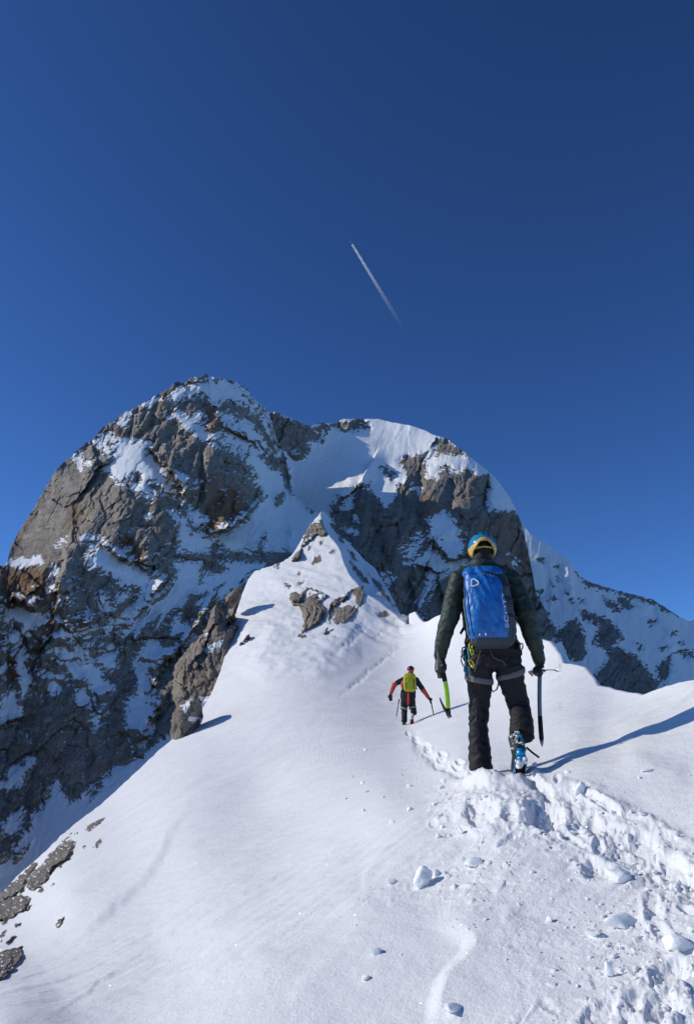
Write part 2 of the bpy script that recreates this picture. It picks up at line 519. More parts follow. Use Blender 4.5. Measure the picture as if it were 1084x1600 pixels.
# ------------------------------------------------------------------ the rocky peak on the left
def build_left_peak():
    cols = np.concatenate([np.linspace(-700, -40, 60, endpoint=False), np.linspace(-40, 545, 420)])
    top = [(-700, 820), (-400, 800), (-250, 830), (-120, 868), (-60, 884), (0, 885), (11, 880), (15, 862), (27, 836), (44, 809), (58, 787), (73, 760), (89, 734), (111, 714), (128, 698), (146, 685), (164, 667), (182, 654), (199, 643), (221, 632), (244, 619), (261, 608), (275, 597), (288, 596.5), (306, 590), (321, 585.5), (332, 590), (354, 593), (368, 596.5), (385, 608), (394, 619), (407, 632), (418, 643), (425, 660), (433, 688), (443, 705), (449, 730), (453, 757), (456, 770), (479, 792), (505, 806), (545, 850)]
    bot = [(-700, 1900), (-100, 1760), (0, 1620), (110, 1450), (210, 1340), (300, 1230), (380, 1130), (450, 1020), (545, 940)]
    px, py = relief_grid(cols, top, bot, 600)
    rough = fbm(cols / 14, cols * 0, 3, 4) * 4.5 + (ridged(cols / 9, cols * 0 + 3, 8, 3) - 0.6) * -5.5
    t = np.linspace(0, 1, 600)[:, None]
    py = py + rough * np.exp(-t * 18) * np.where(cols > 456, 0.2, 1)
    Y = tps([(-700, 820, 110), (-700, 1900, 75), (-400, 800, 126), (-400, 1500, 95), (-220, 850, 150), (-200, 1300, 122), (0, 885, 196), (0, 1000, 180), (0, 1150, 168), (0, 1380, 140), (0, 1620, 110),  # unseen spur left of frame, shaped high and forward to shade the gully
             (30, 835, 222), (75, 757, 238), (130, 698, 248), (60, 860, 206), (95, 900, 190), (200, 643, 259), (260, 608, 266), (320, 588, 276), (370, 600, 288), (418, 645, 302),
             (450, 740, 300), (500, 806, 270), (300, 700, 246), (380, 720, 256), (220, 760, 224), (150, 820, 212), (250, 880, 206), (330, 840, 222), (420, 830, 245), (380, 900, 214),
             (150, 1000, 184), (250, 1000, 190), (330, 960, 200), (200, 1120, 168), (100, 1150, 162), (280, 1090, 170), (150, 1260, 148), (90, 1320, 140), (230, 1230, 146), (300, 1230, 135), (450, 1020, 170)],
            px, py, 2e-4)
    unit = Y / F
    base = Y.copy()
    D = np.zeros_like(Y)                       # metres further from the viewer
    for pts, amp, w in ((ZA((970, 520), (975, 700), (968, 960)), 9, 3.0), (ZA((500, 480), (570, 440), (640, 340)), 6, 3.5), (ZC((960, 1000), (1060, 1150), (1040, 1300)), 5, 5),
                        (ZA((680, 120), (650, 250), (600, 470)), 5, 3), (ZC((820, 200), (930, 240), (1030, 360)), 9, 8), (ZE((420, 250), (330, 560), (130, 760)), 6, 5),
                        (ZB((420, 140), (520, 260), (560, 400)), 4, 4), (ZB((600, 340), (690, 500), (740, 600)), 4, 4)):
        D += crease(px, py, pts, amp * 0.55, w * 1.3)
    # block faces that overhang the ledges below them
    for pts, amp, fall in ((list(reversed(ZA((590, 540), (650, 610), (730, 690), (810, 790), (860, 930)))), 13, 26),
                           (list(reversed(ZB((170, 1165), (300, 1130), (430, 1070), (530, 1000), (560, 900)))), 14, 22),
                           (list(reversed(ZC((560, 0), (500, 130), (445, 250), (405, 480), (380, 830), (290, 1050), (180, 1300)))), 8, 34),
                           (list(reversed(ZB((170, 380), (230, 415), (340, 420), (480, 480), (560, 560)))), 8, 14),
                           (list(reversed(ZC((700, 200), (830, 310), (980, 390), (1084, 450)))), 7, 18),
                           (list(reversed(ZC((0, 640), (120, 650), (290, 690)))), 10, 20),
                           (list(reversed(ZC((480, 870), (660, 790), (700, 690)))), 6, 14),
                           (list(reversed(ZE((0, 440), (80, 330), (190, 180), (300, 60)))), 6, 16),
                           (list(reversed(ZE((130, 900), (240, 640), (420, 480), (620, 150)))), 9, 18),
                           (list(reversed(ZE((0, 1200), (90, 1150), (180, 1000), (290, 800)))), 8, 18)):
        D += ledge(px, py, pts, amp, fall)
    snow_polys = [
        (0.72, ZA((350, 500), (380, 480), (480, 490), (595, 520), (590, 580), (620, 640), (750, 740), (740, 780), (690, 740), (650, 790), (600, 790), (640, 890), (600, 910), (520, 870), (470, 830), (530, 790), (520, 740), (440, 760), (380, 800), (330, 740), (290, 690), (310, 620), (360, 590))),
        ZA((750, 210), (770, 150), (830, 130), (870, 140), (840, 200), (790, 215)),
        ZA((880, 170), (960, 100), (1030, 55), (1084, 80), (1084, 230), (1010, 200), (1000, 150), (930, 140), (890, 200)),
        ZA((745, 320), (800, 290), (860, 320), (940, 370), (1030, 420), (1010, 480), (990, 500), (930, 440), (850, 400), (800, 350), (760, 345)),
        ZA((905, 345), (950, 290), (1000, 320), (980, 360), (930, 365)),
        ZA((560, 240), (660, 180), (680, 200), (620, 245), (580, 255)), ZA((390, 370), (440, 310), (480, 290), (450, 340), (410, 400)),
        ZA((210, 500), (280, 470), (300, 530), (330, 600), (290, 560)), ZA((270, 460), (340, 450), (350, 480), (300, 480)),
        ZA((70, 600), (110, 590), (140, 670), (120, 700), (100, 640)), ZA((140, 640), (190, 620), (180, 660)),
        ZA((700, 820), (760, 850), (770, 870), (710, 860)), ZA((580, 1020), (620, 1010), (630, 1035)),
        ZA((755, 990), (860, 1050), (880, 1084), (820, 1084)), ZA((890, 980), (940, 1000), (990, 1040), (980, 1084), (920, 1084), (890, 1010)), ZA((790, 730), (840, 760), (840, 800), (815, 790)),
        (0.72, ZB((80, 100), (180, 60), (240, 90), (300, 60), (370, 60), (400, 90), (480, 150), (560, 230), (600, 270), (540, 260), (470, 200), (430, 170), (380, 200), (300, 210), (250, 230), (190, 200), (120, 150), (90, 140))),
        ZB((280, 300), (340, 300), (400, 320), (380, 360), (320, 350)), ZB((400, 360), (450, 340), (520, 390), (570, 450), (600, 520), (540, 470), (470, 430), (400, 420)),
        (0.55, ZB((350, 90), (430, 130), (560, 260), (640, 330), (660, 420), (600, 350), (480, 250), (400, 210))),
        (0.55, ZB((590, 330), (640, 350), (660, 420), (720, 540), (690, 560), (640, 440))), (0.6, ZB((610, 540), (680, 540), (700, 600), (640, 590))),
        ZB((520, 560), (560, 600), (640, 680), (720, 720), (730, 780), (790, 860), (900, 960), (940, 1010), (1000, 990), (1200, 1040), (1200, 1500), (820, 1265), (0, 1265), (0, 1030), (50, 1060), (80, 1160), (130, 1130), (180, 1165), (260, 1160), (330, 1120), (430, 1070), (520, 1010), (560, 930), (620, 880), (600, 840), (540, 800), (510, 760), (560, 740), (520, 690), (480, 620)),
        (0.45, ZB((240, 430), (360, 440), (480, 500), (560, 540), (560, 620), (480, 600), (380, 560), (300, 540), (250, 500))),
        (0.6, ZC((570, 190), (640, 160), (720, 190), (750, 220), (700, 225), (620, 220))),
        (0.9, ZC((610, 310), (720, 265), (800, 270), (880, 340), (980, 400), (1084, 470), (1084, 540), (1000, 530), (900, 510), (860, 520), (830, 460), (740, 430), (700, 390), (640, 380))),
        ZC((60, 360), (160, 335), (280, 315), (300, 350), (200, 375), (150, 390)),
        ZC((40, 660), (90, 650), (180, 660), (240, 700), (290, 690), (325, 750), (270, 780), (235, 820), (200, 870), (160, 870), (160, 790), (50, 780)), ZC((50, 860), (130, 850), (130, 940), (60, 950)),
        ZC((110, 1000), (160, 980), (180, 1150), (220, 1160), (190, 1290), (160, 1290), (150, 1150)), ZC((45, 1355), (90, 1240), (120, 1240), (125, 1355)), ZC((480, 860), (550, 820), (660, 785), (650, 810), (560, 855), (500, 872)),
        ZC((700, 580), (750, 580), (760, 630), (800, 680), (740, 690), (710, 640)), ZC((380, 860), (460, 860), (480, 910), (430, 920), (390, 900)), ZC((430, 970), (510, 1000), (480, 1070), (440, 1050)),
        ZC((520, 970), (560, 950), (600, 970), (620, 870), (640, 880), (630, 960), (660, 990), (570, 1060), (550, 1000)),
        ZC((480, 1090), (540, 1060), (640, 1050), (720, 1080), (720, 1160), (790, 1250), (700, 1260), (640, 1250), (600, 1160), (500, 1190)),
        ZC((340, 1140), (400, 1160), (460, 1180), (400, 1200), (410, 1250), (370, 1280), (335, 1230), (370, 1200)), ZC((690, 1030), (790, 1000), (820, 1080), (790, 1120), (720, 1070)),
        ZC((550, 1260), (600, 1240), (650, 1300), (640, 1355), (560, 1355)),
        ZC((735, 850), (800, 780), (900, 690), (1000, 620), (1040, 560), (1084, 540), (1084, 620), (1030, 700), (1000, 800), (960, 850), (890, 860), (910, 770), (960, 710), (860, 770), (780, 830)),
        ZC((720, 980), (770, 950), (830, 970), (790, 980)), ZC((970, 1000), (1050, 960), (1084, 900), (1084, 1080), (1040, 1120), (1050, 1250), (1084, 1300), (1084, 1355), (980, 1355), (980, 1200), (955, 1080)),
        ZC((840, 590), (930, 570), (900, 592), (850, 608)), ZC((400, 235), (460, 180), (440, 230)), ZC((350, 540), (360, 470), (390, 380), (375, 520)),
        ZE((0, 0), (30, 20), (120, 70), (200, 90), (170, 170), (150, 230), (100, 300), (80, 380), (0, 440), (0, 330), (70, 300), (100, 240), (80, 170), (130, 140), (60, 60)),
        ZE((300, 0), (470, 0), (460, 130), (490, 130), (500, 60), (580, 80), (660, 40), (620, 0), (900, 0), (800, 70), (740, 120), (660, 180), (600, 250), (560, 230), (630, 130), (600, 130), (490, 290), (470, 260), (520, 200), (470, 180), (400, 190), (350, 260), (280, 310), (200, 400), (210, 320), (130, 370), (110, 350), (160, 250), (250, 200), (290, 130), (340, 40)),
        ZE((290, 430), (330, 350), (370, 410), (370, 460), (300, 450)), ZE((365, 500), (420, 490), (400, 530), (370, 530)),
        ZE((60, 610), (130, 560), (170, 480), (200, 520), (210, 570), (270, 570), (180, 650), (130, 700), (125, 820), (150, 880), (190, 870), (150, 950), (160, 1060), (100, 1160), (90, 1180), (120, 1100), (50, 1060), (0, 1070), (0, 920), (40, 860), (90, 760), (50, 680)),
        Z5((200, 730), (240, 810), (320, 760), (400, 690), (500, 645), (600, 560), (660, 560), (620, 720), (300, 1080), (0, 1500), (-100, 1500), (-40, 1060), (0, 1010), (60, 960), (130, 850), (180, 770)),
        Z5((0, 740), (60, 680), (110, 650), (80, 720), (30, 760)), Z5((0, 450), (50, 390), (80, 480), (50, 500), (0, 520)), Z5((330, 500), (370, 480), (340, 535)), Z5((0, 330), (20, 320), (10, 350)),
        Z5((20, 860), (80, 830), (60, 900), (20, 910)),
    ]
    rocks = [ZB((660, 880), (710, 840), (750, 870), (740, 920), (680, 945), (660, 930)), ZB((740, 1160), (790, 1120), (800, 1140), (760, 1165)), ZB((530, 1265), (570, 1200), (610, 1140), (600, 1230), (590, 1290), (540, 1330)),
             ZB((480, 1265), (520, 1230), (510, 1275)), ZB((200, 1275), (220, 1210), (260, 1200), (330, 1240), (335, 1310), (290, 1300), (230, 1360)), ZB((40, 1010), (80, 1060), (100, 1150), (80, 1165), (55, 1090)),
             Z5((75, 960), (120, 925), (100, 960), (60, 1000), (50, 985)), Z5((80, 880), (130, 860), (90, 920)), Z5((320, 790), (340, 720), (400, 670), (420, 660), (370, 730))]
    S = snow_mask(px, py, snow_polys, rocks) + 1.3
    rustp = [(0.9, ZB((170, 1160), (180, 930), (260, 820), (380, 810), (460, 880), (460, 1040), (330, 1120))), (0.55, ZB((170, 930), (190, 700), (330, 760), (280, 860))), (1.0, ZB((150, 370), (190, 220), (240, 220), (260, 320), (340, 350), (340, 420), (230, 415))), (0.7, ZB((350, 400), (500, 460), (540, 500), (420, 460))),
             (1.0, ZC((820, 210), (900, 190), (1010, 270), (1030, 400), (930, 340))), (0.9, ZC((0, 400), (330, 400), (330, 640), (0, 650))), (0.9, ZC((310, 850), (400, 520), (400, 700), (370, 830), (280, 1060), (230, 1000))), (0.8, ZC((40, 990), (180, 920), (260, 1080), (180, 1260), (60, 1200))),
             (0.7, ZC((490, 0), (560, 0), (520, 120), (480, 140))), (0.7, ZA((30, 960), (100, 880), (120, 1000), (60, 1084))), (0.7, ZA((650, 280), (690, 130), (740, 150), (700, 250))), (0.5, ZC((390, 840), (620, 720), (650, 770), (450, 860))), (0.35, ZC((0, 0), (200, 0), (100, 330), (0, 380))), (0.5, ZA((280, 420), (420, 380), (440, 470), (360, 470)))]
    rust = rust_mask(px, py, rustp)
    rk = 1 - sstep(-3, 7, S)
    keep = 0.16 + 0.84 * blur(rk, 2)
    soft = 1 - 0.65 * sstep(8, -4, polysdf(px, py, [(10, 880), (75, 750), (140, 690), (120, 800), (90, 880)], 30) * -1)   # the smooth dome at the skyline
    D -= rock_depth(px, py, unit, 40, 0.5, 1.9) * keep * soft * 1.2
    D -= unit * keep * soft * (20 * (ridged(px / 100 + py / 340, py / 280, 901, 2) - 0.5) + 9 * (ridged(px / 34 + py / 90, py / 110, 905, 2) - 0.5))
    Y2 = base + D
    snow = finish_snow(px, py, Y2, S, unit, 210, 22.0, 9)
    offs = [(0, 2, 0.2), (0, 6, -0.2), (0, 14, -3), (0, 30, -14), (0, 60, -45), (0, 110, -110), (0, 180, -220)]
    relief_mesh('rocky_peak', px, py, Y2, snow, rust, offs, mountain_material('peak limestone', 0.45))
build_left_peak()

# ------------------------------------------------------------------ the snowy summit behind it
def build_right_peak():
    cols = np.concatenate([np.linspace(300, 400, 12, endpoint=False), np.linspace(400, 800, 300, endpoint=False), np.linspace(800, 900, 110)])
    top = [(300, 640), (400, 640), (419, 645), (430, 643), (451, 653), (485, 666), (502, 660), (523, 662), (536, 654.6), (570, 654.6), (591, 654.6), (612, 660), (638, 664), (663, 672), (676, 679), (697, 685), (714, 698), (731, 711), (752, 728), (769, 742), (782, 757), (795, 776), (807, 800), (814, 817), (818, 834), (824, 859), (831, 893), (837, 927), (853, 955), (870, 988), (890, 1035), (900, 1060)]
    bot = [(300, 960), (500, 980), (600, 1080), (900, 1120)]
    px, py = relief_grid(cols, top, bot, 420)
    t = np.linspace(0, 1, 420)[:, None]
    rough = fbm(cols / 12, cols * 0, 23, 4) * 2.6 + fbm(cols / 4, cols * 0 + 3, 28, 2) * 1.0
    py = py + rough * np.exp(-t * 18) * np.interp(cols, [400, 520, 530, 680, 690, 900], [1, 1, 0.35, 0.35, 0.8, 0.8])
    Y = tps([(300, 640, 340), (300, 960, 280), (430, 645, 345), (500, 662, 372), (540, 656, 388), (590, 656, 392), (640, 666, 385), (700, 687, 372), (755, 730, 356), (800, 790, 344), (824, 860, 336), (850, 950, 320), (890, 1035, 300),
             (470, 720, 352), (520, 720, 358), (480, 790, 322), (560, 730, 346), (600, 698, 374), (655, 708, 368), (580, 735, 346), (640, 738, 343), (550, 800, 308), (620, 780, 314), (700, 760, 326), (760, 800, 318), (620, 860, 290), (700, 860, 296), (790, 880, 302),
             (600, 950, 270), (700, 950, 278), (800, 980, 290), (600, 1080, 240), (900, 1120, 270)], px, py, 2e-4)
    unit = Y / F
    D = np.zeros_like(Y)
    for pts, amp, w in ((ZD((600, 320), (650, 560), (640, 740), (700, 830)), 16, 7), (ZD((360, 650), (360, 780), (420, 960), (450, 1030)), 11, 5), (ZD((580, 1000), (590, 1250)), 9, 6), (ZD((850, 440), (860, 560), (820, 680)), 9, 6), (ZD((1070, 480), (1060, 640)), 10, 7), (ZD((220, 500), (230, 640), (260, 860)), 8, 5), (Z4((840, 270), (850, 420)), 9, 5), (Z4((930, 440), (960, 620)), 7, 6)):
        D += crease(px, py, pts, amp * 0.55, w * 1.3)
    for pts, amp, fall in ((list(reversed(ZD((70, 700), (230, 500), (400, 470)))), 6, 20), (list(reversed(ZD((700, 830), (820, 960), (880, 980), (1000, 940)))), 9, 26), (list(reversed(ZD((200, 880), (330, 1060), (480, 1300)))), 6, 20), (list(reversed(ZD((620, 1020), (740, 1060), (860, 1060)))), 6, 14)):
        D += ledge(px, py, pts, amp, fall)
    # rise of the shoulder that shades the couloir, and the brighter shelf below the top
    D -= 8 * sstep(30, -6, linedist(px, py, ZD((330, 340), (250, 480), (240, 560)))[0]) * (linedist(px, py, ZD((330, 340), (250, 480), (240, 560)))[1] < 0)
    rocks = [Z4((0, -40), (45, 35), (70, 25), (120, 50), (200, 80), (250, 130), (245, 140), (200, 135), (190, 190), (150, 200), (110, 175), (125, 330), (100, 300), (80, 230), (30, 190), (0, 250), (-300, 250), (-300, -100)),
             Z4((215, 95), (240, 66), (290, 76), (320, 60), (400, 62), (415, 90), (360, 105), (310, 95), (280, 92), (260, 112)),
             ZD((210, 590), (240, 490), (330, 510), (400, 600), (430, 630), (490, 560), (500, 490), (560, 470), (540, 380), (510, 340), (560, 310), (690, 280), (700, 330), (690, 440), (760, 450), (790, 370), (840, 370), (850, 430), (940, 380), (1084, 440), (1084, 700), (1120, 860), (960, 850), (890, 740), (810, 670), (720, 700), (700, 800), (870, 970), (830, 990), (720, 890), (640, 960), (620, 1010), (700, 1000), (740, 1030), (720, 1080), (690, 1160), (640, 1260), (660, 1340), (700, 1380), (560, 1400), (490, 1380), (440, 1230), (380, 1180), (280, 1050), (200, 900), (130, 830), (70, 680), (100, 560), (170, 580), (140, 640), (200, 640)),
             ZD((740, 210), (820, 195), (900, 240), (960, 300), (850, 300), (790, 290), (740, 350), (720, 330), (750, 270)), ZD((390, 380), (430, 380), (490, 430), (460, 460), (420, 420)),
             ZD((760, 1100), (850, 1060), (1000, 1040), (1100, 1300), (760, 1400), (680, 1390), (640, 1300), (720, 1200)), ZD((960, 850), (1084, 830), (1084, 940), (960, 960)),
             Z4((700, 250), (860, 270), (850, 330), (870, 390), (960, 400), (980, 440), (1010, 540), (1040, 680), (1070, 760), (1130, 870), (900, 900), (880, 700), (760, 560), (740, 380))]
    snows = [Z4((850, 350), (890, 290), (930, 340), (920, 360), (860, 390)), ZD((400, 600), (420, 500), (490, 570), (430, 635)), ZD((700, 720), (740, 690), (810, 680), (890, 740), (940, 800), (820, 770), (740, 760)),
             ZD((590, 480), (650, 520), (640, 545), (600, 520)), ZD((160, 760), (240, 800), (180, 790)), ZD((230, 680), (260, 730), (225, 730)), (0.6, ZD((530, 900), (600, 840), (650, 800), (660, 840), (600, 1000), (560, 1000))), (0.6, ZD((420, 1060), (480, 1080), (450, 1140), (420, 1120))),
             (0.5, Z4((930, 560), (960, 590), (940, 590))), (0.5, Z4((600, 180), (720, 190), (700, 240), (640, 250)))]
    S = np.full(px.shape, 14.0)
    S = np.minimum(S, snow_mask(px, py, [[(-9, -9), (-8, -9), (-8, -8)]], rocks, 14.0))
    S = np.maximum(S, snow_mask(px, py, snows))
    rust = rust_mask(px, py, [(0.4, Z4((860, 400), (980, 430), (1020, 640), (900, 600))), (0.35, ZD((650, 560), (760, 560), (760, 760), (650, 700)))])
    rk = 1 - sstep(-3, 7, S)
    D -= rock_depth(px, py, unit, 140, 0.32, 2.2) * (0.12 + 0.88 * blur(rk, 2)) * 1.1
    D -= unit * (0.15 + 0.85 * blur(rk, 2)) * (16 * (ridged(px / 70 + py / 300, py / 260, 911, 2) - 0.5) + 9 * (ridged(px / 26 + py / 80, py / 100, 915, 2) - 0.5))
    D -= unit * 2.2 * fbm(px / 30, py / 22, 171, 3)
    Y2 = Y + D
    snow = finish_snow(px, py, Y2, S, unit, 310, 18.0, 9)
    offs = [(0, 2, 0.3), (0, 8, 0.4), (0, 20, -1), (5, 45, -12), (10, 90, -50), (20, 160, -130), (30, 240, -240)]
    relief_mesh('snowy_summit', px, py, Y2, snow, rust, offs, mountain_material('summit limestone', 0.6, (0.14, 0.127, 0.118), (0.52, 0.455, 0.395)))
build_right_peak()

# ------------------------------------------------------------------ the farther ridge on the right
def build_far_ridge():
    cols = np.concatenate([np.linspace(700, 800, 20, endpoint=False), np.linspace(800, 1100, 220, endpoint=False), np.linspace(1100, 1800, 50)])
    top = [(700, 790), (780, 806), (816, 820), (830, 835), (853, 849), (872, 865), (889, 876), (901, 893), (912, 905), (926, 911), (948, 918), (973, 925), (999, 931), (1018, 936), (1038, 949), (1060, 963), (1074, 970), (1084, 967), (1150, 985), (1300, 1030), (1800, 1150)]
    bot = [(700, 1150), (1100, 1180), (1800, 1400)]
    px, py = relief_grid(cols, top, bot, 260)
    t = np.linspace(0, 1, 260)[:, None]
    rough = fbm(cols / 11, cols * 0, 53, 4) * 1.6 + fbm(cols / 4, cols * 0 + 3, 58, 2) * 0.8
    py = py + rough * np.exp(-t * 20)
    Y = tps([(700, 790, 480), (816, 820, 470), (890, 876, 462), (950, 918, 470), (1020, 936, 490), (1084, 967, 510), (1300, 1030, 560), (1800, 1150, 640), (850, 930, 430), (900, 960, 420), (960, 990, 424), (1030, 1000, 440), (1084, 1020, 450), (870, 1050, 380), (980, 1070, 390), (1084, 1080, 410), (700, 1150, 340), (1100, 1180, 350), (1800, 1400, 430)], px, py, 2e-4)
    unit = Y / F
    D = np.zeros_like(Y)
    for pts, amp, w in ((Z8((250, 180), (270, 420)), 5, 5), (Z8((320, 200), (330, 470)), 5, 5), (Z8((385, 210), (400, 420)), -6, 5), (Z8((940, 560), (960, 720)), -8, 9), (Z8((860, 430), (840, 560)), 8, 8)):
        D += crease(px, py, pts, amp * 0.55, w * 1.3)
    rocks = [Z8((430, 265), (470, 300), (600, 345), (760, 385), (920, 450), (1000, 505), (930, 490), (850, 440), (760, 420), (600, 370), (480, 340)), Z8((690, 400), (760, 460), (700, 475), (650, 420)), Z8((570, 400), (660, 440), (670, 500), (600, 450)),
             Z8((450, 480), (560, 500), (650, 560), (680, 620), (620, 700), (520, 660), (560, 560), (470, 530)), Z8((310, 600), (420, 520), (470, 600), (480, 720), (440, 760), (380, 740)),
             Z8((600, 650), (760, 730), (880, 880), (860, 1100), (560, 1100), (520, 850), (600, 760)), Z8((870, 790), (940, 730), (960, 800), (920, 890), (880, 850)), Z8((830, 530), (870, 540), (840, 560)), Z8((1000, 710), (1084, 700), (1084, 740), (1030, 745)), Z8((760, 660), (800, 685), (770, 690)),
             Z8((200, 370), (240, 460), (320, 600), (260, 620), (190, 500))] + [Z8((x - 9, y - 7), (x + 10, y - 8), (x + 12, y + 8), (x - 6, y + 9)) for x, y in ((232, 200), (330, 240), (336, 300), (288, 332), (226, 375), (375, 372), (272, 412), (300, 405), (404, 440), (455, 428), (970, 605), (1015, 660), (905, 690))]
    S = np.minimum(np.full(px.shape, 14.0), snow_mask(px, py, [[(-9, -9), (-8, -9), (-8, -8)]], rocks, 14.0))
    rk = 1 - sstep(-3, 7, S)
    D -= rock_depth(px, py, unit, 340, 0.6, 2.0) * (0.14 + 0.7 * blur(rk, 2)) * 0.75
    D -= unit * 3.0 * fbm(px / 14, py / 60, 371, 3)
    Y2 = Y + D
    snow = finish_snow(px, py, Y2, S, unit, 410, 14.0, 10)
    offs = [(0, 2, 0.2), (0, 8, -1), (5, 30, -16), (10, 80, -70), (30, 200, -240)]
    relief_mesh('distant_ridge', px, py, Y2, snow, np.zeros(px.shape), offs, mountain_material('distant limestone', 0.8, (0.13, 0.12, 0.115), (0.45, 0.42, 0.39)))
build_far_ridge()
# ------------------------------------------------------------------ the snow ridge underfoot
FG = {}
FG_TOP = [(-900, 2300), (-500, 1900), (-120, 1505), (0, 1400), (27, 1369), (71, 1332), (111, 1294), (164, 1254), (213, 1206), (248, 1172), (262, 1162), (300, 1130), (318, 1104), (332, 1080), (344, 1050), (354, 1016), (363, 982), (371, 952), (379, 926), (388, 905), (399, 893), (428, 883), (455, 871), (464, 856), (473, 838), (485, 821), (499, 803), (504, 799), (514, 809), (532, 835), (547, 853), (564, 871), (585, 891), (606, 927), (623, 961), (635, 961), (647, 957), (660, 974), (668, 973), (691, 960),
          (722, 950), (748, 951), (775, 960), (800, 972), (822, 985), (846, 999), (856, 1002), (872, 1022), (877, 1037), (892, 1039), (912, 1046), (923, 1058), (931, 1073), (948, 1076), (976, 1082), (1001, 1085), (1021, 1078), (1041, 1071), (1060, 1067), (1084, 1063), (1150, 1048), (1300, 1010), (1700, 950), (2100, 920)]
FG_CTRL = [(542, 1600, 3.36), (1084, 1600, 2.7), (0, 1600, 4.3), (-200, 1700, 4.5), (-500, 1950, 3.9), (542, 1800, 2.69), (1084, 1800, 2.27), (0, 1800, 3.5), (542, 2300, 1.89), (1300, 2300, 1.62), (-500, 2300, 2.5), (1700, 1700, 2.06), (1700, 1300, 2.95), (1700, 950, 5.6),
           (785, 1205, 6.0), (660, 1373, 4.5), (900, 1400, 3.74), (900, 1300, 4.43), (900, 1500, 3.25), (720, 1480, 3.63), (720, 1400, 4.13), (720, 1300, 5.0), (542, 1480, 3.99), (542, 1400, 4.6), (400, 1500, 4.25), (1000, 1250, 4.65), (850, 1250, 5.1), (700, 1250, 5.8), (300, 1600, 3.9), (1084, 1350, 3.66), (1084, 1200, 4.85), (1084, 1085, 6.5), (1084, 1064, 7.4), (1001, 1085, 9.4), (950, 1080, 12), (1000, 1140, 6.05), (900, 1150, 6.8), (880, 1045, 17), (850, 1004, 25),
           (640, 1135, 23), (700, 1150, 13.5), (720, 1180, 8.0), (740, 1100, 22), (770, 1000, 36), (691, 962, 45), (648, 960, 52), (620, 965, 55), (560, 1000, 48), (500, 985, 50), (500, 1060, 37), (420, 1050, 41), (500, 1130, 24.5), (420, 1130, 28),
           (385, 985, 56), (372, 1010, 53), (345, 1065, 45), (310, 1115, 39), (263, 1162, 33), (213, 1206, 28), (164, 1254, 24), (100, 1302, 20), (0, 1400, 15.5), (0, 1500, 7.2), (110, 1400, 9.6), (200, 1300, 15.5), (300, 1230, 18), (300, 1330, 9.2), (400, 1230, 15.5), (500, 1230, 11), (600, 1230, 7.8), (560, 1320, 5.8), (420, 1400, 5.6), (250, 1480, 5.7), (100, 1560, 5.1),
           (400, 905, 72), (430, 900, 70), (460, 870, 75), (504, 800, 86), (520, 860, 73), (545, 900, 64), (565, 920, 60), (500, 930, 60), (440, 950, 60), (560, 960, 53)]

def drift(px, py, pts, h, w, fall):
    d, s, al = linedist(px + 5 * warp_of(px, py, 40, 83, 2), py + 5 * warp_of(px, py, 40, 84, 2), pts, 200)
    sd = d * s
    end = sstep(0, 0.3, al) * sstep(1, 0.7, al) * np.exp(-(d / (2.2 * fall + w)) ** 2)
    return h * np.where(sd > 0, np.exp(-np.maximum(sd, 0) / fall), sstep(-w, 0, sd)) * end

def pit(px, py, cx, cy, rx, ry, rot, depth, wob):
    a = math.radians(rot)
    dx = px - cx; dy = py - cy
    u = (dx * math.cos(a) + dy * math.sin(a)) / rx; v = (-dx * math.sin(a) + dy * math.cos(a)) / ry
    q = np.sqrt(u * u + v * v) + wob
    depth = depth * 0.55
    return -depth * sstep(1.15, 0.45, q) + 0.25 * depth * np.exp(-((q - 1.3) / 0.3) ** 2)

